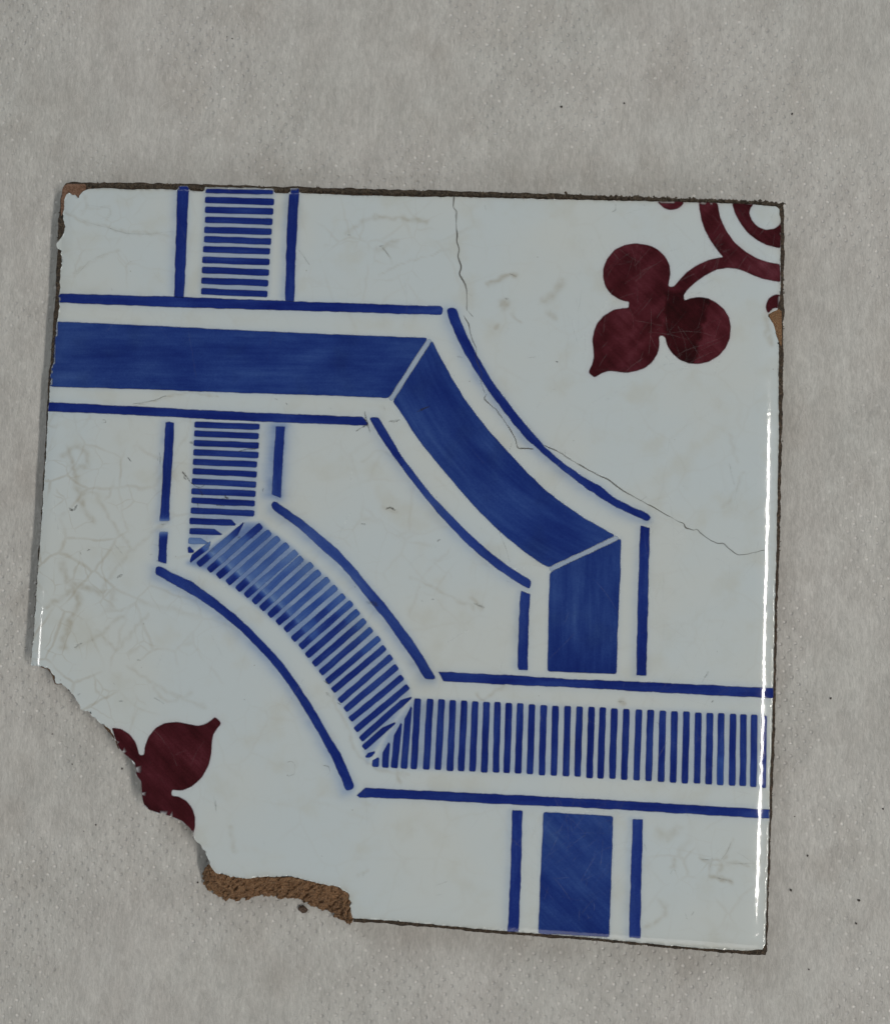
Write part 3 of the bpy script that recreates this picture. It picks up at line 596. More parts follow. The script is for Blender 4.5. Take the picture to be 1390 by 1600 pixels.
# stripes
def stripe_density(kind, s, L):
    if kind == 'full': return np.full_like(s, 0.98)
    if kind == 'worn': return 0.93 - 0.10 * (s < L * .35)
    if kind == 'pale': return np.full_like(s, 0.38)
    i = int(kind[1:])
    if i == 0: return np.interp(s, [0, 24, 30, 46], [1, 1, .5, .42])
    chunk = 20 if i > 1 else 24
    if i > 14: return np.interp(s, [0, L * .4, L * .7, L], [1, .98, .86, .66 + min(.34, (i - 15) * .05)])
    base = np.interp(i, [1, 6, 10, 14], [.52, .54, .64, .84])
    gap = np.interp(i, [1, 3, 9, 12, 14], [.36, .34, .38, .66, .88])
    end = {1: 1.0, 2: 1.0}.get(i, np.interp(i, [3, 6, 14], [.62, .46, .66]))
    return np.interp(s, [0, chunk - 2, chunk + 1, chunk + 6, chunk + 11, L * .62, L - 12, L], [1, 1, gap, gap, base, base + .08, end if i > 2 else .98, end])
n_s = 0
for (x0, y0, x1, y1, wd, tip0, tip1, kind, grp) in STRIPES:
    n_s += 1
    a = np.array((x0, y0)); b_ = np.array((x1, y1)); L = float(np.linalg.norm(b_ - a)); t = (b_ - a) / L; nrm = np.array([t[1], -t[0]])
    hw = wd / 2
    # stations
    st_ = [-0.9, 0.6, 2.6] ; mid = list(np.arange(9, L - 6, 5.0 if kind[0] == 'c' else 10.0)); en = [L - 2.6, L - 0.6, L + 0.9]
    if tip1: en = [L - tip1[0], L - tip1[0] * .6, L - tip1[0] * .3, L - 2.0, L + 0.9]; mid = [m_ for m_ in mid if m_ < L - tip1[0] - 2]
    st_ = [q_ for q_ in st_ if q_ < en[0]] + [m_ for m_ in mid if 4 < m_ < en[0] - 1.5] + en; s = np.array(sorted(st_)); L_ = L
    prof = np.ones(len(s)); off = np.zeros(len(s))
    prof = np.where(s < 0.5, .62, np.where(s < 2.0, .86, 1.0))
    if tip0:
        u = np.clip(s / tip0[0], 0, 1); pr = 0.25 + .75 * u; off += tip0[1] * (1 - pr) * hw * .9; prof = np.minimum(prof, pr)
    if tip1:
        u = np.clip((L - s) / tip1[0], 0, 1); pr = 0.16 + .84 * u; off += tip1[1] * (1 - pr) * hw * .95; prof = np.minimum(prof, pr)
    else: prof = np.minimum(prof, np.where(s > L - 0.5, .62, np.where(s > L - 2.0, .86, 1.0)))
    h_ = hw * prof + 0.25 + 0.34 * vnoise(s, np.full_like(s, n_s * 7.0), 12, n_s % 40)
    off = off + 0.35 * vnoise(s, np.full_like(s, n_s * 5.0), 16, 3 + n_s % 30)
    dn = stripe_density(kind, np.clip(s, 0, L), L) * (1 + 0.03 * rng.standard_normal())
    vs_ = []; cv = []; dd = []; fl = []
    for i in range(len(s)):
        endv = i == 0 or i == len(s) - 1
        for sx_, c_ in ((-(h_[i] + .85), 0), (-(max(h_[i] - .85, .2)), 1), (max(h_[i] - .85, .2), 1), (h_[i] + .85, 0)):
            vs_.append(a + t * s[i] + nrm * (sx_ + off[i])); cv.append(0.0 if endv else float(c_)); dd.append(dn[i]); fl.append((s[i], sx_ * 2, n_s * 2.3))
    fs = []
    for i in range(len(s) - 1):
        for j in range(3):
            q_ = i * 4 + j; fs.append((q_, q_ + 4, q_ + 5, q_ + 1))
    vs_ = np.array(vs_)
    if area2(vs_[list(fs[0])]) > 0: fs = [f[::-1] for f in fs]
    cv = np.array(cv)
    if grp == 'T1' and y0 < 305 or (grp == 'T4' and x0 > 1180): cv = clip_paint(vs_[:, 0], vs_[:, 1], cv)
    dd = np.array(dd)
    col = np.where(dd[:, None] < 0.8, BLUE * np.array([.92, .86, .80]), BLUE)
    o = paint_mesh('painted_stripe', vs_[:, 0], vs_[:, 1], fs, cv, dd[:, None] * col, np.array(fl), lift=0.00011 if (y0 < 305 or x0 > 1180) else LIFT)
    if kind == 'pale': o['label'] = 'pale worn blue stripe'

# ------------------------------------------------------------------ cracks and grime lines: thin ribbons let into the surface
def line_material(name, col, rough, grain=0.0):
    m, nt = new_mat(name); n = N(nt); p = n.pos(); bs = n.node('ShaderNodeBsdfPrincipled'); bs.inputs['Base Color'].default_value = col; bs.inputs['Roughness'].default_value = rough
    a = n.at('cover')
    if grain: a = n.math('MULTIPLY', a, n.ramp(n.noise(p, 2.6, 4, 0.7), 0.5 - grain * .25, 0.5 + grain * .2, 0.0, 1.0), clamp=True)
    tr = n.node('ShaderNodeBsdfTransparent'); mx = n.node('ShaderNodeMixShader'); n.put(mx, 0, a); n.put(mx, 1, tr.outputs[0]); n.put(mx, 2, bs.outputs[0])
    out = n.node('ShaderNodeOutputMaterial'); n.put(out, 0, mx.outputs[0]); return m
M_CRACK = line_material('crack_dirt', (0.075, 0.065, 0.05, 1), 0.9)
M_GRIME = line_material('black_grime', (0.045, 0.04, 0.03, 1), 0.9, 0.8)
M_SCRATCH = line_material('pale_scratch', (0.66, 0.67, 0.68, 1), 0.5, 1.4)
def ribbons(name, lines, mat, lift, parent=tile, kind=None, rough=0.8):
    VV, FF, CC = [], [], []
    for k, (pl, hw, al) in enumerate(lines):
        p = resample(pl, 3.0, False); 
        if len(p) < 2: continue
        p = smooth(p, 1, False); n_ = normals(p, False); s = np.arange(len(p)) * 3.0
        p = p + n_ * (rough * vnoise(s, np.full(len(s), k * 11.0), 7, k % 37))[:, None]
        wv = hw * (0.75 + 0.55 * vnoise(s, np.full(len(s), k * 5.0 + 70), 14, k % 31)); wv = np.maximum(wv, .25) * np.interp(np.arange(len(p)), [0, 1, len(p) - 2, len(p) - 1], [.35, 1, 1, .35])
        av = al * np.clip(0.85 + 0.5 * vnoise(s, np.full(len(s), k * 3.0 + 30), 20, k % 29), .15, 1)
        b0 = len(VV)
        for i in range(len(p)):
            for o_, c_ in ((-1, 0), (0, 1), (1, 0)): VV.append(p[i] + n_[i] * wv[i] * o_); CC.append(av[i] * c_)
        for i in range(len(p) - 1):
            for j in range(2): q_ = b0 + i * 3 + j; FF.append((q_, q_ + 1, q_ + 4, q_ + 3))
    VV = np.array(VV); FF = [f if area2(VV[list(f)]) < 0 else f[::-1] for f in FF]; zt = top_z(VV[:, 0], VV[:, 1]); V = P(VV[:, 0], VV[:, 1], zt); V[:, 2] += lift
    me = mesh(name, V, FF); attr(me, 'cover', 'FLOAT', CC)
    me.normals_split_custom_set_from_vertices(top_normals(VV[:, 0], VV[:, 1]).tolist())
    return link(name, me, mat, parent, kind)
CR1 = z(440, 270, 3.31, [(895, 95), (890, 150), (887, 178), (905, 200), (902, 260), (908, 330), (905, 350), (920, 400), (912, 430), (928, 490), (918, 522), (950, 575), (958, 610), (957, 712)])
CR2 = z(560, 470, 2.78, [(455, 62), (480, 100), (490, 160), (512, 205), (512, 238)])
CR3 = z(560, 470, 2.78, [(555, 405), (545, 425), (600, 475), (650, 545), (680, 595), (692, 640), (760, 644)])
CR4 = z(560, 470, 2.78, [(800, 625), (860, 650), (930, 695), (1000, 735), (1080, 775), (1150, 825), (1240, 875), (1320, 920), (1390, 960)]) + z(1040, 640, 3.81, [(108, 675), (115, 705), (165, 720), (182, 712), (230, 755), (300, 797), (345, 795), (370, 825), (430, 868), (500, 857), (590, 835)])
CR0 = z(440, 270, 3.31, [(958, 712), (975, 725), (990, 745)])
CR5 = [(742, 553), (746, 566), (752, 582), (751, 597), (757, 614)]
ribbons('crack', [(CR0, 1.0, .6)], M_CRACK, 0.00006, rough=0.5); ribbons('crack', [(CR5, 1.0, .7)], M_CRACK, 0.00006, rough=0.5)
for c_, hw in ((CR1, 1.6), (CR2, 1.25), (CR3, 1.25), (CR4, 1.35)):
    ribbons('crack', [(c_, hw, .92)], M_CRACK, 0.00006, rough=0.55)
GRIME = [(z(380, 470, 4.088, q), hw, al) for q, hw, al in [([(775, 705), (785, 750), (800, 795), (808, 840)], 1.6, .95), ([(720, 835), (745, 815), (795, 790)], 2.2, .95), ([(770, 755), (790, 775)], 1.5, .8), ([(205, 625), (215, 632)], 1.6, .7), ([(272, 652), (282, 662)], 1.8, .8), ([(548, 680), (562, 688)], 1.2, .7), ([(1110, 708), (1145, 690), (1185, 678)], 1.5, .75), ([(895, 668), (905, 705)], 1.2, .5), ([(930, 768), (975, 775), (1000, 755)], 1.2, .6)]]
GRIME += [(z(230, 640, 6.043, q), hw, al) for q, hw, al in [([(330, 585), (370, 640), (420, 690), (480, 742), (520, 735), (545, 710)], 1.5, .9), ([(350, 620), (345, 650), (375, 660)], 1.6, .8), ([(480, 742), (520, 790), (515, 830)], 1.3, .8), ([(405, 300), (430, 325)], 2, .7), ([(860, 395), (920, 380), (965, 368), (1040, 375)], 1.3, .85), ([(740, 800), (738, 830), (770, 845)], 1.8, .9), ([(700, 840), (770, 830)], 1.2, .7), ([(650, 900), (700, 905), (740, 912)], 1.6, .85), ([(470, 880), (480, 925), (490, 990)], 1.3, .6), ([(115, 400), (125, 440), (118, 515)], 1.2, .5), ([(95, 460), (102, 485)], 1.4, .8), ([(850, 1215), (885, 1205)], 1.8, .8), ([(555, 1300), (600, 1275)], 1.5, .6), ([(590, 1340), (640, 1310)], 2, .6), ([(1090, 770), (1100, 740)], 1.2, .6), ([(20, 1365), (55, 1365)], 1, .5), ([(130, 1085), (175, 1085)], 1.4, .6)]]
GRIME += [(z(50, 600, 3.31, q), hw, al) for q, hw, al in [([(365, 185), (380, 183), (385, 200), (372, 198)], .8, .9), ([(495, 378), (512, 402)], 1.1, .85), ([(192, 640), (215, 655), (235, 625)], 2.4, .8), ([(195, 650), (210, 658)], 2.2, .7), ([(285, 862), (302, 855)], 1.1, .8), ([(440, 1002), (470, 985)], 2.0, .8), ([(250, 865), (255, 885)], 1.1, .6), ([(520, 105), (610, 90), (700, 60)], .8, .7), ([(425, 825), (470, 880)], .8, .3), ([(1190, 540), (1195, 560)], 1, .6), ([(1255, 75), (1270, 85)], 1.3, .6), ([(1312, 95), (1318, 108)], 1.5, .8)]]
GRIME += [(z(440, 270, 3.31, q), hw, al) for q, hw, al in [([(1048, 165), (1056, 195)], 1.0, .8), ([(960, 620), (985, 640)], 1, .25), ([(505, 380), (525, 378)], 1.5, .6), ([(520, 385), (545, 415), (560, 440)], .9, .5), ([(340, 318), (358, 322)], 1.5, .5), ([(85, 395), (150, 480)], .7, .35), ([(1175, 520), (1215, 538)], 1.2, .5), ([(1155, 650), (1175, 655)], 1.6, .5)]]
GRIME += [(z(560, 470, 2.78, q), hw, al) for q, hw, al in [([(118, 905), (135, 898), (160, 912)], 2.2, .95), ([(8, 968), (30, 970)], 1.4, .8), ([(290, 990), (295, 1000)], 1.2, .7), ([(320, 1295), (325, 1298)], 2.4, .9), ([(500, 1312), (545, 1335)], 1.8, .6), ([(645, 1215), (652, 1218)], 1.6, .8), ([(855, 262), (866, 266)], 2.0, .9), ([(738, 248), (770, 244)], .9, .7), ([(845, 345), (852, 348)], 1.2, .6), ([(425, 240), (450, 246)], 1.2, .4), ([(265, 475), (310, 458)], 1.4, .8), ([(600, 965), (640, 1080), (660, 1140)], .8, .35), ([(130, 525), (185, 515)], 1.0, .5), ([(1220, 870), (1250, 850)], .8, .4), ([(895, 645), (900, 670)], .8, .5), ([(1075, 300), (1090, 290)], .7, .4), ([(340, 1045), (355, 1035)], 1.1, .6), ([(650, 660), (665, 615)], .7, .4)]]
GRIME += [(z(230, 760, 2.896, q), hw, al) for q, hw, al in [([(1080, 100), (1100, 92), (1120, 108)], 2.3, .9), ([(975, 168), (985, 175)], 1.5, .7), ([(1288, 508), (1298, 512)], 2.2, .8), ([(1240, 515), (1248, 520)], 1.5, .5), ([(800, 880), (830, 900)], 1.8, .8), ([(860, 978), (875, 990)], 1.2, .8), ([(1000, 940), (1006, 945)], 1.5, .8), ([(990, 522), (1030, 530), (1040, 545)], 3.0, .6), ([(810, 930), (830, 955)], 2.0, .4), ([(438, 962), (442, 966)], 1.3, .8), ([(640, 1415), (642, 1422)], 1.0, .8), ([(1150, 830), (1160, 835)], 1.8, .5), ([(630, 1250), (655, 1244), (672, 1265), (665, 1305), (635, 1312)], .6, .5), ([(795, 1262), (822, 1268), (828, 1295), (805, 1310)], .7, .6)]]
GRIME += [(z(30, 980, 3.333, q), hw, al) for q, hw, al in [([(375, 65), (385, 70)], 1.5, .7), ([(285, 105), (330, 85)], 1.6, .5), ([(612, 172), (632, 175)], 1.2, .8), ([(305, 355), (318, 345)], 1.3, .6), ([(520, 385), (540, 385)], 1.6, .6), ([(1172, 375), (1176, 378)], 1.2, .8), ([(485, 285), (500, 300)], .8, .5), ([(700, 370), (760, 400)], 1.5, .35), ([(1010, 880), (1028, 960)], 1.4, .35)]]
GRIME += [(z(1000, 1100, 3.2, q), hw, al) for q, hw, al in [([(300, 778), (345, 780)], .9, .7), ([(385, 870), (460, 890)], 1.8, .55), ([(228, 1070), (235, 1076)], 1.6, .9), ([(222, 1045), (232, 1070)], .8, .5), ([(255, 1060), (270, 1035)], .8, .4), ([(80, 92), (95, 102)], 2.2, .95), ([(100, 590), (115, 600)], 1.4, .6), ([(130, 688), (138, 692)], 1.4, .8), ([(310, 1140), (470, 1225)], .1, .0), ([(395, 790), (430, 745), (455, 690)], .7, .4), ([(345, 830), (360, 780)], .7, .3), ([(430, 795), (500, 800), (575, 798)], .6, .4), ([(480, 740), (560, 790)], .6, .3), ([(20, 700), (30, 740)], 1.5, .3), ([(150, 850), (160, 825), (180, 840)], 1.2, .5)]]
GRIME += [(z(880, 1040, 3.861, q), hw, al) for q, hw, al in [([(890, 222), (903, 210)], 1.8, .95), ([(835, 105), (875, 35)], 1.2, .4), ([(330, 215), (365, 218)], 2.0, .4)]]
GRIME += [(z(1040, 640, 3.81, q), hw, al) for q, hw, al in [([(303, 1435), (306, 1445)], 1.7, .95), ([(225, 1600), (255, 1560)], 1.4, .5), ([(345, 160), (360, 162)], 1.5, .3), ([(375, 315), (408, 455)], 1, .25)]]
GRIME += [(z(280, 1250, 3.31, q), hw, al) for q, hw, al in [([(735, 288), (740, 291)], 1.1, .8), ([(1168, 463), (1173, 467)], 1.3, .9), ([(185, 0), (192, 40)], 1.4, .35), ([(438, 215), (440, 240)], .7, .5), ([(948, 400), (955, 380)], 2, .25), ([(1330, 440), (1385, 425)], 1.5, .4), ([(1330, 495), (1360, 488)], 2, .3), ([(1100, 620), (1104, 640)], 1.2, .8)]]
GRIME += [(z(60, 260, 3.31, q), hw, al) for q, hw, al in [([(472, 488), (480, 494)], 1.0, .7), ([(370, 318), (380, 322)], 1.2, .6), ([(375, 628), (384, 640)], 1.0, .6), ([(622, 275), (630, 262)], .9, .5), ([(205, 262), (260, 290), (370, 320), (450, 345), (560, 350), (700, 335)], .9, .28), ([(240, 200), (370, 215), (372, 260), (320, 270)], .8, .22), ([(180, 480), (200, 560), (260, 490), (350, 450)], .8, .22)]]
GRIME += [(z(860, 290, 3.475, q), hw, al) for q, hw, al in [([(28, 955), (38, 960)], 2.0, .9), ([(330, 145), (355, 130)], .9, .7), ([(352, 95), (352, 135)], .7, .6), ([(505, 105), (512, 108)], 1.5, .6)]]
GRIME = [g for g in GRIME if g[2] > 0]
GRIME = [(p_, h_ * 1.35, min(1.0, a_ * 1.0)) for p_, h_, a_ in GRIME]
ribbons('grime_marks', GRIME, M_GRIME, 0.00005, kind='stuff')
# pale scratches, mostly seen over the paint
SCR = []
for _ in range(400):
    zone = random.random()
    if zone < .22: cx, cy, rx, ry = 1010, 490, 110, 100
    elif zone < .32: cx, cy, rx, ry = 1160, 385, 60, 50
    elif zone < .42: cx, cy, rx, ry = 1100, 900, 100, 150
    elif zone < .56: cx, cy, rx, ry = 1080, 1180, 120, 110
    elif zone < .72: cx, cy, rx, ry = 900, 1350, 60, 90
    else: cx, cy, rx, ry = 640, 860, 540, 560
    x_, y_ = cx + random.uniform(-1, 1) * rx, cy + random.uniform(-1, 1) * ry
    a_ = random.choice((0.7, 0.8, 1.0, 2.4, 1.3)) + random.gauss(0, .35); L_ = random.uniform(8, 75); cu = random.gauss(0, .006)
    pl = []
    for k in range(8):
        pl.append((x_, y_)); x_ += math.cos(a_) * L_ / 7; y_ += -math.sin(a_) * L_ / 7; a_ += cu * L_ / 7
    SCR.append((pl, random.uniform(.45, .95), random.uniform(.04, .15)))
SI = []
for s_ in SCR:
    c_ = np.array(s_[0]); d_, i_ = poly_dist(c_[:, 0], c_[:, 1], g_out)
    if i_.all() and d_.min() > 3: SI.append(s_)
ribbons('scratches', SI, M_SCRATCH, 0.00004, kind='stuff', rough=.4)

# ------------------------------------------------------------------ broken clay faces
def clay_strip(name, inner, outer, zi, zo, nu, nv, mat, amp, power=1.0, seed=0, dirtf=None):
    def along(pl, n):
        p = resample(pl, 1.0, False); return p[np.linspace(0, len(p) - 1, n).astype(int)]
    a = along(inner, nu); b_ = along(outer, nu)
    A = P(a[:, 0], a[:, 1], zi); B = P(b_[:, 0], b_[:, 1], zo)
    rows = []
    for j in range(nv):
        u = j / (nv - 1); p = A + (B - A) * u; p[:, 2] = zi + (zo - zi) * u ** power
        fade = 1.0 if j not in (0,) else 0.4
        sx_ = np.arange(nu) * 0.9; sy_ = np.full(nu, u * 36.0)
        for ax in range(3):
            p[:, ax] += PXM * amp * fade * (0.8 * vnoise(sx_, sy_, 7, seed + ax) + 0.9 * vnoise(sx_, sy_, 2.6, seed + 7 + ax))
        rows.append(p)
    V = np.vstack(rows); V[:, 2] = np.maximum(V[:, 2], 0.0001)
    f = [(j * nu + i, j * nu + i + 1, (j + 1) * nu + i + 1, (j + 1) * nu + i) for j in range(nv - 1) for i in range(nu - 1)]
    me = mesh(name, V, f, True); return link(name, me, mat, tile)
clay_strip('broken_face', [(551, 1439)] + BROWN_IN[1:] + [(326, 1350)], [(545, 1441)] + BROWN_OUT + [(317, 1372), (321, 1357)], T - 0.00035, 0.0006, 340, 30, M_BREAK, 2.9, 1.5, 3)
# chipped spots of bare clay along the edge
def chip(name, poly, zc, mat, seed):
    o = smooth(resample(poly, 2.5), 1); x0, y0 = o.min(0); x1, y1 = o.max(0)
    gx, gy = np.meshgrid(np.arange(x0, x1, 2.0), np.arange(y0, y1, 2.0)); gx, gy = gx.ravel(), gy.ravel(); d, i_ = poly_dist(gx, gy, o); k = i_ & (d > 1)
    pts = np.vstack([o, np.stack([gx[k], gy[k]], 1)]); n_ = len(o)
    vs, es, fs, *_r = delaunay_2d_cdt([Vector(p_) for p_ in pts], [(i, (i + 1) % n_) for i in range(n_)], [], 1, 1e-4)
    vs = np.array([tuple(v) for v in vs]); zz_ = zc + PXM * (1.1 * vnoise(vs[:, 0], vs[:, 1], 6, seed) + .7 * vnoise(vs[:, 0], vs[:, 1], 2.5, seed + 1))
    V = P(vs[:, 0], vs[:, 1], zz_); fs = [f if area2(vs[list(f)]) < 0 else f[::-1] for f in fs]
    d2, _i = poly_dist(vs[:, 0], vs[:, 1], o); V[:, 2] -= np.where(d2 < .6, 0.0006, 0)
    return link(name, mesh(name, V, fs), mat, tile)
chip('corner_chip', [(97, 289), (104, 285.5), (118, 285), (134, 286), (135, 294), (132, 303), (124, 315), (116, 310), (109, 308), (103, 312), (100, 326), (95, 342), (93, 330), (94, 308)], T - 0.00058, M_CORNER, 5)
chip('edge_chip', [(1198, 490), (1206, 484), (1216, 480), (1222, 484), (1223.5, 520), (1222, 545), (1218, 540), (1211, 522), (1205, 505)], T - 0.00062, M_BREAK, 8)

# crumbs of mortar stuck along the rim
def blob(c, r, sd):
    rr = random.Random(sd); v = []
    for x, y, z_ in ((1, 0, 0), (-1, 0, 0), (0, 1, 0), (0, -1, 0), (0, 0, 1), (0, 0, -1)):
        k = r * rr.uniform(.6, 1.3); v.append((c[0] + x * k, c[1] + y * k, c[2] + z_ * k * .7))
    return v, [(0, 2, 4), (2, 1, 4), (1, 3, 4), (3, 0, 4), (2, 0, 5), (1, 2, 5), (3, 1, 5), (0, 3, 5)]
VV, FF = [], []
def crumbs(line, n, spread, rmin, rmax, zlo, zhi, shift=(0, 0)):
    global VV, FF
    p = resample(line, 1.0, False)
    for _ in range(n):
        q = p[random.randrange(len(p))]; x_ = q[0] + random.gauss(0, spread) + shift[0]; y_ = q[1] + random.gauss(0, spread * .55) + shift[1]
        c = P(np.array([x_]), np.array([y_]), random.uniform(zlo, zhi))[0]
        v, f = blob(c, random.uniform(rmin, rmax) * PXM, random.random()); b0 = len(VV); VV += v; FF += [tuple(i + b0 for i in t_) for t_ in f]
crumbs([(140, 289), (480, 296.5), (709, 302.5), (860, 306), (1128, 314), (1222, 318.5)], 2300, 2.6, 1.0, 2.9, T - .0009, T - .00035)
crumbs(LEFT[6:-1], 420, 1.6, .7, 1.9, T - .0010, T - .00065, (4, 0)); crumbs(LEFT[:7], 160, 1.0, .6, 1.5, T - .0011, T - .0008, (1.5, 0))
crumbs(RIGHT[:5], 260, 1.3, .7, 1.8, T - .0010, T - .0007, (-3, 0)); crumbs(RIGHT[4:], 420, 1.0, .6, 1.6, T - .0011, T - .0008, (-2.2, 0))
crumbs(BOTTOM[:-1], 500, 1.2, .6, 1.8, T - .0011, T - .0007, (0, -2.2)); crumbs([(1105, 1482), (1190, 1487)], 60, 2.0, .8, 2.2, T - .0010, T - .0006)
me = mesh('mortar_crumbs', np.array(VV), FF, False); link('mortar_crumbs', me, M_MORTAR, tile, 'stuff')

# ------------------------------------------------------------------ cloth
def cloth_material():
    m, nt = new_mat('nonwoven_cloth'); n = N(nt); p = n.pos()
    big = n.noise(p, 0.022, 3, 0.5)
    col = n.mix(n.ramp(big, 0.36, 0.64), (0.462, 0.459, 0.436, 1), (0.482, 0.473, 0.451, 1))
    col = n.mix(n.ramp(n.noise(n.vmath('ADD', p, (40.0, 11.0, 0)), 0.06, 3), 0.50, 0.72, 0, .45), col, (0.405, 0.385, 0.355, 1))
    bl = n.noise(n.mapping(p, (0.16, 0.085, 1), rot=(0, 0, 0.25)), 1.0, 5, 0.62)
    col = n.mix(n.ramp(bl, 0.34, 0.66, 0, 1), n.mix(1.0, col, (0.94, 0.933, 0.93, 1), blend='MULTIPLY'), n.mix(1.0, col, (1.055, 1.06, 1.06, 1), blend='MULTIPLY'))
    bl2 = n.noise(n.mapping(p, (0.9, 0.28, 1), rot=(0, 0, -0.2)), 1.0, 4, 0.6)
    col = n.mix(n.ramp(bl2, 0.36, 0.66, 0, 1), n.mix(1.0, col, (0.95, 0.95, 0.95, 1), blend='MULTIPLY'), n.mix(1.0, col, (1.06, 1.06, 1.06, 1), blend='MULTIPLY'))
    # fibres, brushed mostly up and down
    pw = n.vmath('ADD', p, n.vmath('SCALE', n.noise(p, 0.30, 2, color=True), scale=1.6))
    f1 = n.noise(n.mapping(pw, (3.6, 0.55, 1), rot=(0, 0, 0.10)), 1.0, 4, 0.65)
    f2 = n.noise(n.mapping(pw, (2.8, 0.6, 1), rot=(0, 0, -0.45), loc=(5, 3, 0)), 1.0, 4, 0.65)
    f3 = n.noise(n.mapping(pw, (6.0, 1.4, 1), rot=(0, 0, 0.6), loc=(15, 3, 0)), 1.0, 3, 0.6)
    clump = n.noise(p, 0.55, 4, 0.6)
    fib = n.math('ADD', n.math('ADD', n.math('MULTIPLY', f1, 0.45), n.math('MULTIPLY', f2, 0.30)), n.math('MULTIPLY', f3, 0.25))
    col = n.mix(n.ramp(fib, 0.36, 0.64, 0, 1), n.mix(1.0, col, (0.87, 0.87, 0.87, 1), blend='MULTIPLY'), n.mix(1.0, col, (1.13, 1.13, 1.13, 1), blend='MULTIPLY'))
    col = n.mix(n.ramp(clump, 0.56, 0.76, 0, .35), col, n.mix(1.0, col, (0.84, 0.82, 0.80, 1), blend='MULTIPLY'))
    # weld dots in a diamond lattice
    q = n.vmath('ADD', p, n.vmath('SCALE', n.vmath('SUBTRACT', n.noise(p, 0.16, 2, color=True), (.5, .5, .5)), scale=0.9))
    q = n.mapping(q, (0.50, 0.50, 1), rot=(0, 0, 0.70))
    cell = n.vmath('FLOOR', q); loc = n.vmath('SUBTRACT', n.vmath('FRACTION', q), (0.5, 0.5, 0))
    lx = n.node('ShaderNodeSeparateXYZ'); n.put(lx, 0, loc); lc = n.node('ShaderNodeCombineXYZ'); n.put(lc, 0, lx.outputs[0]); n.put(lc, 1, lx.outputs[1])
    wn = n.node('ShaderNodeTexWhiteNoise', noise_dimensions='2D'); n.put(wn, 'Vector', cell)
    off = n.vmath('SCALE', n.vmath('SUBTRACT', wn.outputs['Color'], (.5, .5, .5)), scale=0.20)
    ox = n.node('ShaderNodeSeparateXYZ'); n.put(ox, 0, off); oc = n.node('ShaderNodeCombineXYZ'); n.put(oc, 0, ox.outputs[0]); n.put(oc, 1, ox.outputs[1])
    l2 = n.vmath('SUBTRACT', lc.outputs[0], oc.outputs[0])
    r = n.vmath('LENGTH', l2); dot = n.ramp(r, 0.06, 0.25, 1, 0)
    zone = n.ramp(n.noise(n.vmath('ADD', p, (3.0, 77.0, 0)), 0.030, 2), 0.41, 0.57, 0.18, 1.0)
    dot = n.math('MULTIPLY', dot, zone)
    col = n.mix(n.math('MULTIPLY', dot, 0.20), col, (0.30, 0.29, 0.28, 1))
    wsel = n.math('POWER', wn.outputs['Value'], 3.0)
    col = n.mix(n.math('MULTIPLY', n.math('MULTIPLY', dot, wsel), 0.62), col, (0.80, 0.78, 0.74, 1))  # glints painted into the colour of randomly picked dots
    rnd = n.vmath('SUBTRACT', wn.outputs['Color'], (0.45, 0.5, 0.5))
    tilt = n.math('MULTIPLY', n.math('MULTIPLY', n.vmath('DOT_PRODUCT', l2, rnd), dot), 0.65)
    h = n.math('ADD', n.math('MULTIPLY', fib, 0.75), n.math('MULTIPLY', clump, 0.5)); h = n.math('ADD', h, n.math('MULTIPLY', n.noise(p, 3.5, 4, 0.6), 0.55))
    h = n.math('MULTIPLY', h, n.math('SUBTRACT', 1.0, n.math('MULTIPLY', dot, 0.75)))
    h = n.math('ADD', n.math('SUBTRACT', h, n.math('MULTIPLY', dot, 0.15)), tilt)
    bs = n.node('ShaderNodeBsdfPrincipled'); n.put(bs, 'Base Color', col)
    n.put(bs, 'Roughness', n.math('SUBTRACT', 0.85, n.math('MULTIPLY', dot, 0.45)))
    n.put(bs, 'Specular IOR Level', n.math('ADD', 0.3, n.math('MULTIPLY', dot, 0.9)))
    bs.inputs['Sheen Weight'].default_value = 0.08
    n.put(bs, 'Normal', n.bump(h, 1.0, 0.00021))
    out = n.node('ShaderNodeOutputMaterial'); n.put(out, 0, bs.outputs[0]); return m
M_CLOTH = cloth_material()
gx = np.concatenate([np.linspace(-4000, -160, 24)[:-1], np.arange(-160, 1552, 4.0), np.linspace(1560, 5400, 24)])
gy = np.concatenate([np.linspace(-4000, -160, 24)[:-1], np.arange(-160, 1762, 4.0), np.linspace(1770, 5600, 24)])
CX, CY = np.meshgrid(gx, gy); C0 = P(CX.ravel(), CY.ravel(), 0.0)
# keep the flat sheet regular even where rays fan out
fx, fy = CX.ravel(), CY.ravel()
hgt = 2.6 * vnoise(fx, fy, 150, 1) + 1.3 * vnoise(fx, fy, 55, 2) + 0.9 * vnoise(fx + fy * .2, fy * .35, 22, 3) + .35 * vnoise(fx, fy, 9, 4)
near_tile, in_t = poly_dist(fx[::1], fy[::1], [(97, 284), (1226, 317), (1197, 1493), (545, 1440), (318, 1380), (222, 1250), (48, 1040)])
sd = np.where(in_t, -near_tile, near_tile); wgt = np.clip((sd + 10) / 90, 0, 1)
hgt = hgt * wgt * wgt * (3 - 2 * wgt) - 0.6
C0[:, 2] = np.minimum(hgt, 2.5) * PXM
nx_, ny_ = len(gx), len(gy); ii = np.arange(nx_ * ny_).reshape(ny_, nx_)
Qc = np.stack([ii[:-1, :-1].ravel(), ii[1:, :-1].ravel(), ii[1:, 1:].ravel(), ii[:-1, 1:].ravel()], 1)
cl = link('tabletop_cloth', mesh('tabletop_cloth', C0, Qc), M_CLOTH, None, 'structure')
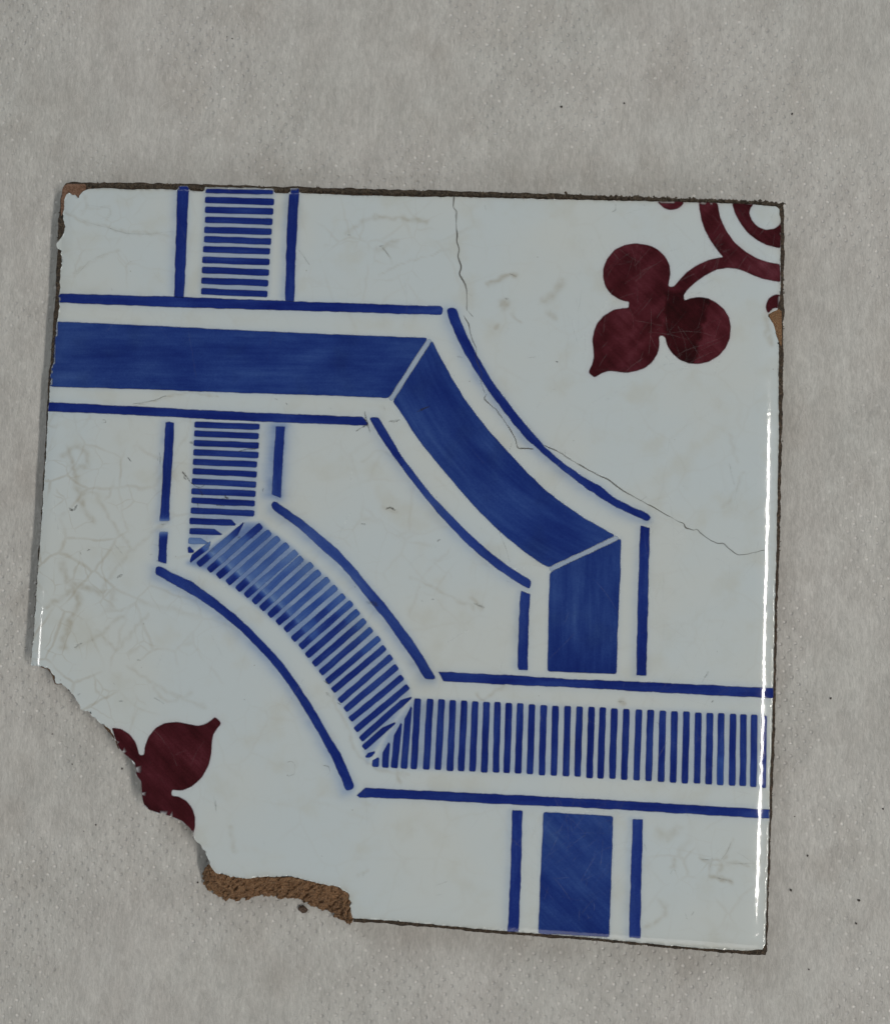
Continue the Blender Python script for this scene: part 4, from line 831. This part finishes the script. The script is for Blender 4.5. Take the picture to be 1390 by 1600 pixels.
def cloth_z(px, py):
    h_ = 2.6 * vnoise(px, py, 150, 1) + 1.3 * vnoise(px, py, 55, 2) + 0.9 * vnoise(px + py * .2, py * .35, 22, 3) + .35 * vnoise(px, py, 9, 4)
    d, i_ = poly_dist(px, py, [(97, 284), (1226, 317), (1197, 1493), (545, 1440), (318, 1380), (222, 1250), (48, 1040)])
    s_ = np.where(i_, -d, d); w_ = np.clip((s_ + 10) / 90, 0, 1); return np.minimum(h_ * w_ * w_ * (3 - 2 * w_) - .6, 2.5) * PXM
# loose fibres of the cloth
def plain(name, col, rough=0.8, sheen=0):
    m, nt = new_mat(name); n = N(nt); bs = n.node('ShaderNodeBsdfPrincipled'); p = n.pos()
    n.put(bs, 'Base Color', n.mix(n.noise(p, 2.0, 3), tuple(c * .85 for c in col[:3]) + (1,), tuple(c * 1.15 for c in col[:3]) + (1,))); bs.inputs['Roughness'].default_value = rough
    out = n.node('ShaderNodeOutputMaterial'); n.put(out, 0, bs.outputs[0]); return m
M_FIB = plain('cloth_fibre', (0.56, 0.55, 0.53), 0.6)
NF = 4500; K_ = 7
fx0 = rng.uniform(-60, 1450, NF); fy0 = rng.uniform(-60, 1660, NF); fa = rng.normal(math.pi / 2, .42, NF); fl_ = rng.uniform(10, 46, NF); fc = rng.normal(0, .45, NF)
px_ = np.zeros((NF, K_)); py_ = np.zeros((NF, K_)); ang = np.zeros((NF, K_))
px_[:, 0], py_[:, 0], ang[:, 0] = fx0, fy0, fa
for k in range(1, K_):
    ang[:, k] = ang[:, k - 1] + fc / K_ + rng.normal(0, .07, NF); px_[:, k] = px_[:, k - 1] + np.cos(ang[:, k]) * fl_ / K_; py_[:, k] = py_[:, k - 1] - np.sin(ang[:, k]) * fl_ / K_
d_, i_ = poly_dist(px_.mean(1), py_.mean(1), BODY); keep = ~(i_ | (d_ < 14)); px_, py_, ang = px_[keep], py_[keep], ang[keep]; NF = len(px_)
hw_ = rng.uniform(.12, .28, (NF, 1)); arch = np.sin(np.linspace(0, math.pi, K_))[None] * rng.uniform(.0, .35, (NF, 1)) + 0.12
zc = cloth_z(px_.ravel(), py_.ravel()).reshape(NF, K_) + arch * PXM
A_ = P((px_ + np.sin(ang) * hw_).ravel(), (py_ + np.cos(ang) * hw_).ravel(), zc.ravel()); B_ = P((px_ - np.sin(ang) * hw_).ravel(), (py_ - np.cos(ang) * hw_).ravel(), zc.ravel())
base = np.arange(NF * K_).reshape(NF, K_); n_v = NF * K_
FQ = np.stack([base[:, :-1].ravel(), base[:, 1:].ravel(), base[:, 1:].ravel() + n_v, base[:, :-1].ravel() + n_v], 1)
fo = link('cloth_fibres', mesh('cloth_fibres', np.vstack([A_, B_]), FQ), M_FIB, None, 'stuff')
label(fo, 'loose pale fibres standing up from the grey nonwoven cloth around the tile', 'fibres')

# ------------------------------------------------------------------ crumb and specks lying on the cloth
def lump(name, px, py, rx, ry, rz, mat, seed, sub=2, rot=0.0):
    import bmesh
    bm = bmesh.new(); bmesh.ops.create_icosphere(bm, subdivisions=sub, radius=1.0)
    rr = random.Random(seed); 
    from mathutils import noise as mn
    for v in bm.verts:
        k = 1 + .32 * mn.noise(v.co * 1.6 + Vector((seed, 0, 0))) + .14 * mn.noise(v.co * 5 + Vector((seed, 3, 0)))
        v.co = Vector((v.co.x * rx * k * PXM, v.co.y * ry * k * PXM, v.co.z * rz * k * PXM))
    me = bpy.data.meshes.new(name); bm.to_mesh(me); bm.free(); me.polygons.foreach_set('use_smooth', [sub > 1] * len(me.polygons))
    z0 = float(cloth_z(np.array([float(px)]), np.array([float(py)]))[0]); c = P(np.array([float(px)]), np.array([float(py)]), z0)[0]
    zmin = min(v.co.z for v in me.vertices)
    for v in me.vertices: v.co.z -= zmin
    o = link(name, me, mat); o.location = (c[0], c[1], z0 - 0.00002); o.rotation_euler = (0, 0, rot); return o
M_CRUMB = rough_material('crumb_clay', (0.13, 0.085, 0.06, 1), (0.19, 0.125, 0.09, 1), (0.34, 0.25, 0.2, 1), None, 2.0)
o = lump('clay_crumb', 474, 1419.5, 7.0, 5.4, 4.0, M_CRUMB, 4, 3, -.3)
label(o, 'small brown clay crumb on the cloth just below the broken brown tile edge', 'crumb')
M_SPECK = plain('dark_speck', (0.045, 0.038, 0.032), 0.7)
SPECKS = [(877, 167, 2.3, 'dark speck on bare cloth near the top, well above the middle of the tile'), (1237, 178, 2.0, 'dark speck on the cloth directly above the top right tile corner'),
 (975, 161, 1.6, 'small dark speck near the top, right of the lone one above the tile middle'), (355, 57, 1.1, 'left and smaller of two specks close together near the top edge of the cloth'),
 (363, 60, 1.5, 'right and larger of two specks close together near the top edge of the cloth'), (470, 265, 1.0, 'tiny speck on the cloth just above the tile, over the second blue line'),
 (191, 1201, 1.9, 'dark speck in the hollow close to the broken edge beside the lower maroon flower'), (150, 1289, 1.5, 'dark speck on the cloth left of the lowest tip of the broken maroon flower'),
 (82, 1147, 1.2, 'tiny speck on the cloth below the left end of the broken edge'), (113, 1194, 1.3, 'faint brown speck on the cloth left of the broken maroon flower'),
 (309, 1379, 1.8, 'dark speck touching the left end of the brown broken face'), (1235, 1391, 2.2, 'dark speck on the cloth nearest the right tile edge, low down'),
 (1341, 1407, 2.4, 'largest dark speck on the cloth at the lower right of the tile'), (1261, 1337, 1.8, 'dark speck right of the tile, beside its plain lower right square'),
 (1379, 1264, 1.9, 'dark speck at the right border of the picture, level with the lowest long blue line'), (1337, 1443, 1.8, 'dark speck just below the largest speck at the lower right'),
 (1263, 1515, 1.5, 'dark speck on the cloth below the lower right tile corner'), (1241, 1276, 1.1, 'tiny speck just right of the tile, level with the lowest long blue line'),
 (1297, 1091, 2.1, 'dark speck on the cloth right of the tile, level with the upper long blue line'), (1110, 1560, 1.0, 'tiny speck near the bottom of the cloth, below the lower tile edge'),
 (131, 1299, 1.0, 'tiny pale brown speck beside another speck left of the broken flower')]
for i, (x_, y_, r_, txt) in enumerate(SPECKS):
    o = lump('dirt_speck', x_, y_, r_, r_ * .8, r_ * .6, M_SPECK, i + 20, 1, i * 1.3)
    label(o, txt, 'speck', 'dirt specks scattered on the cloth')
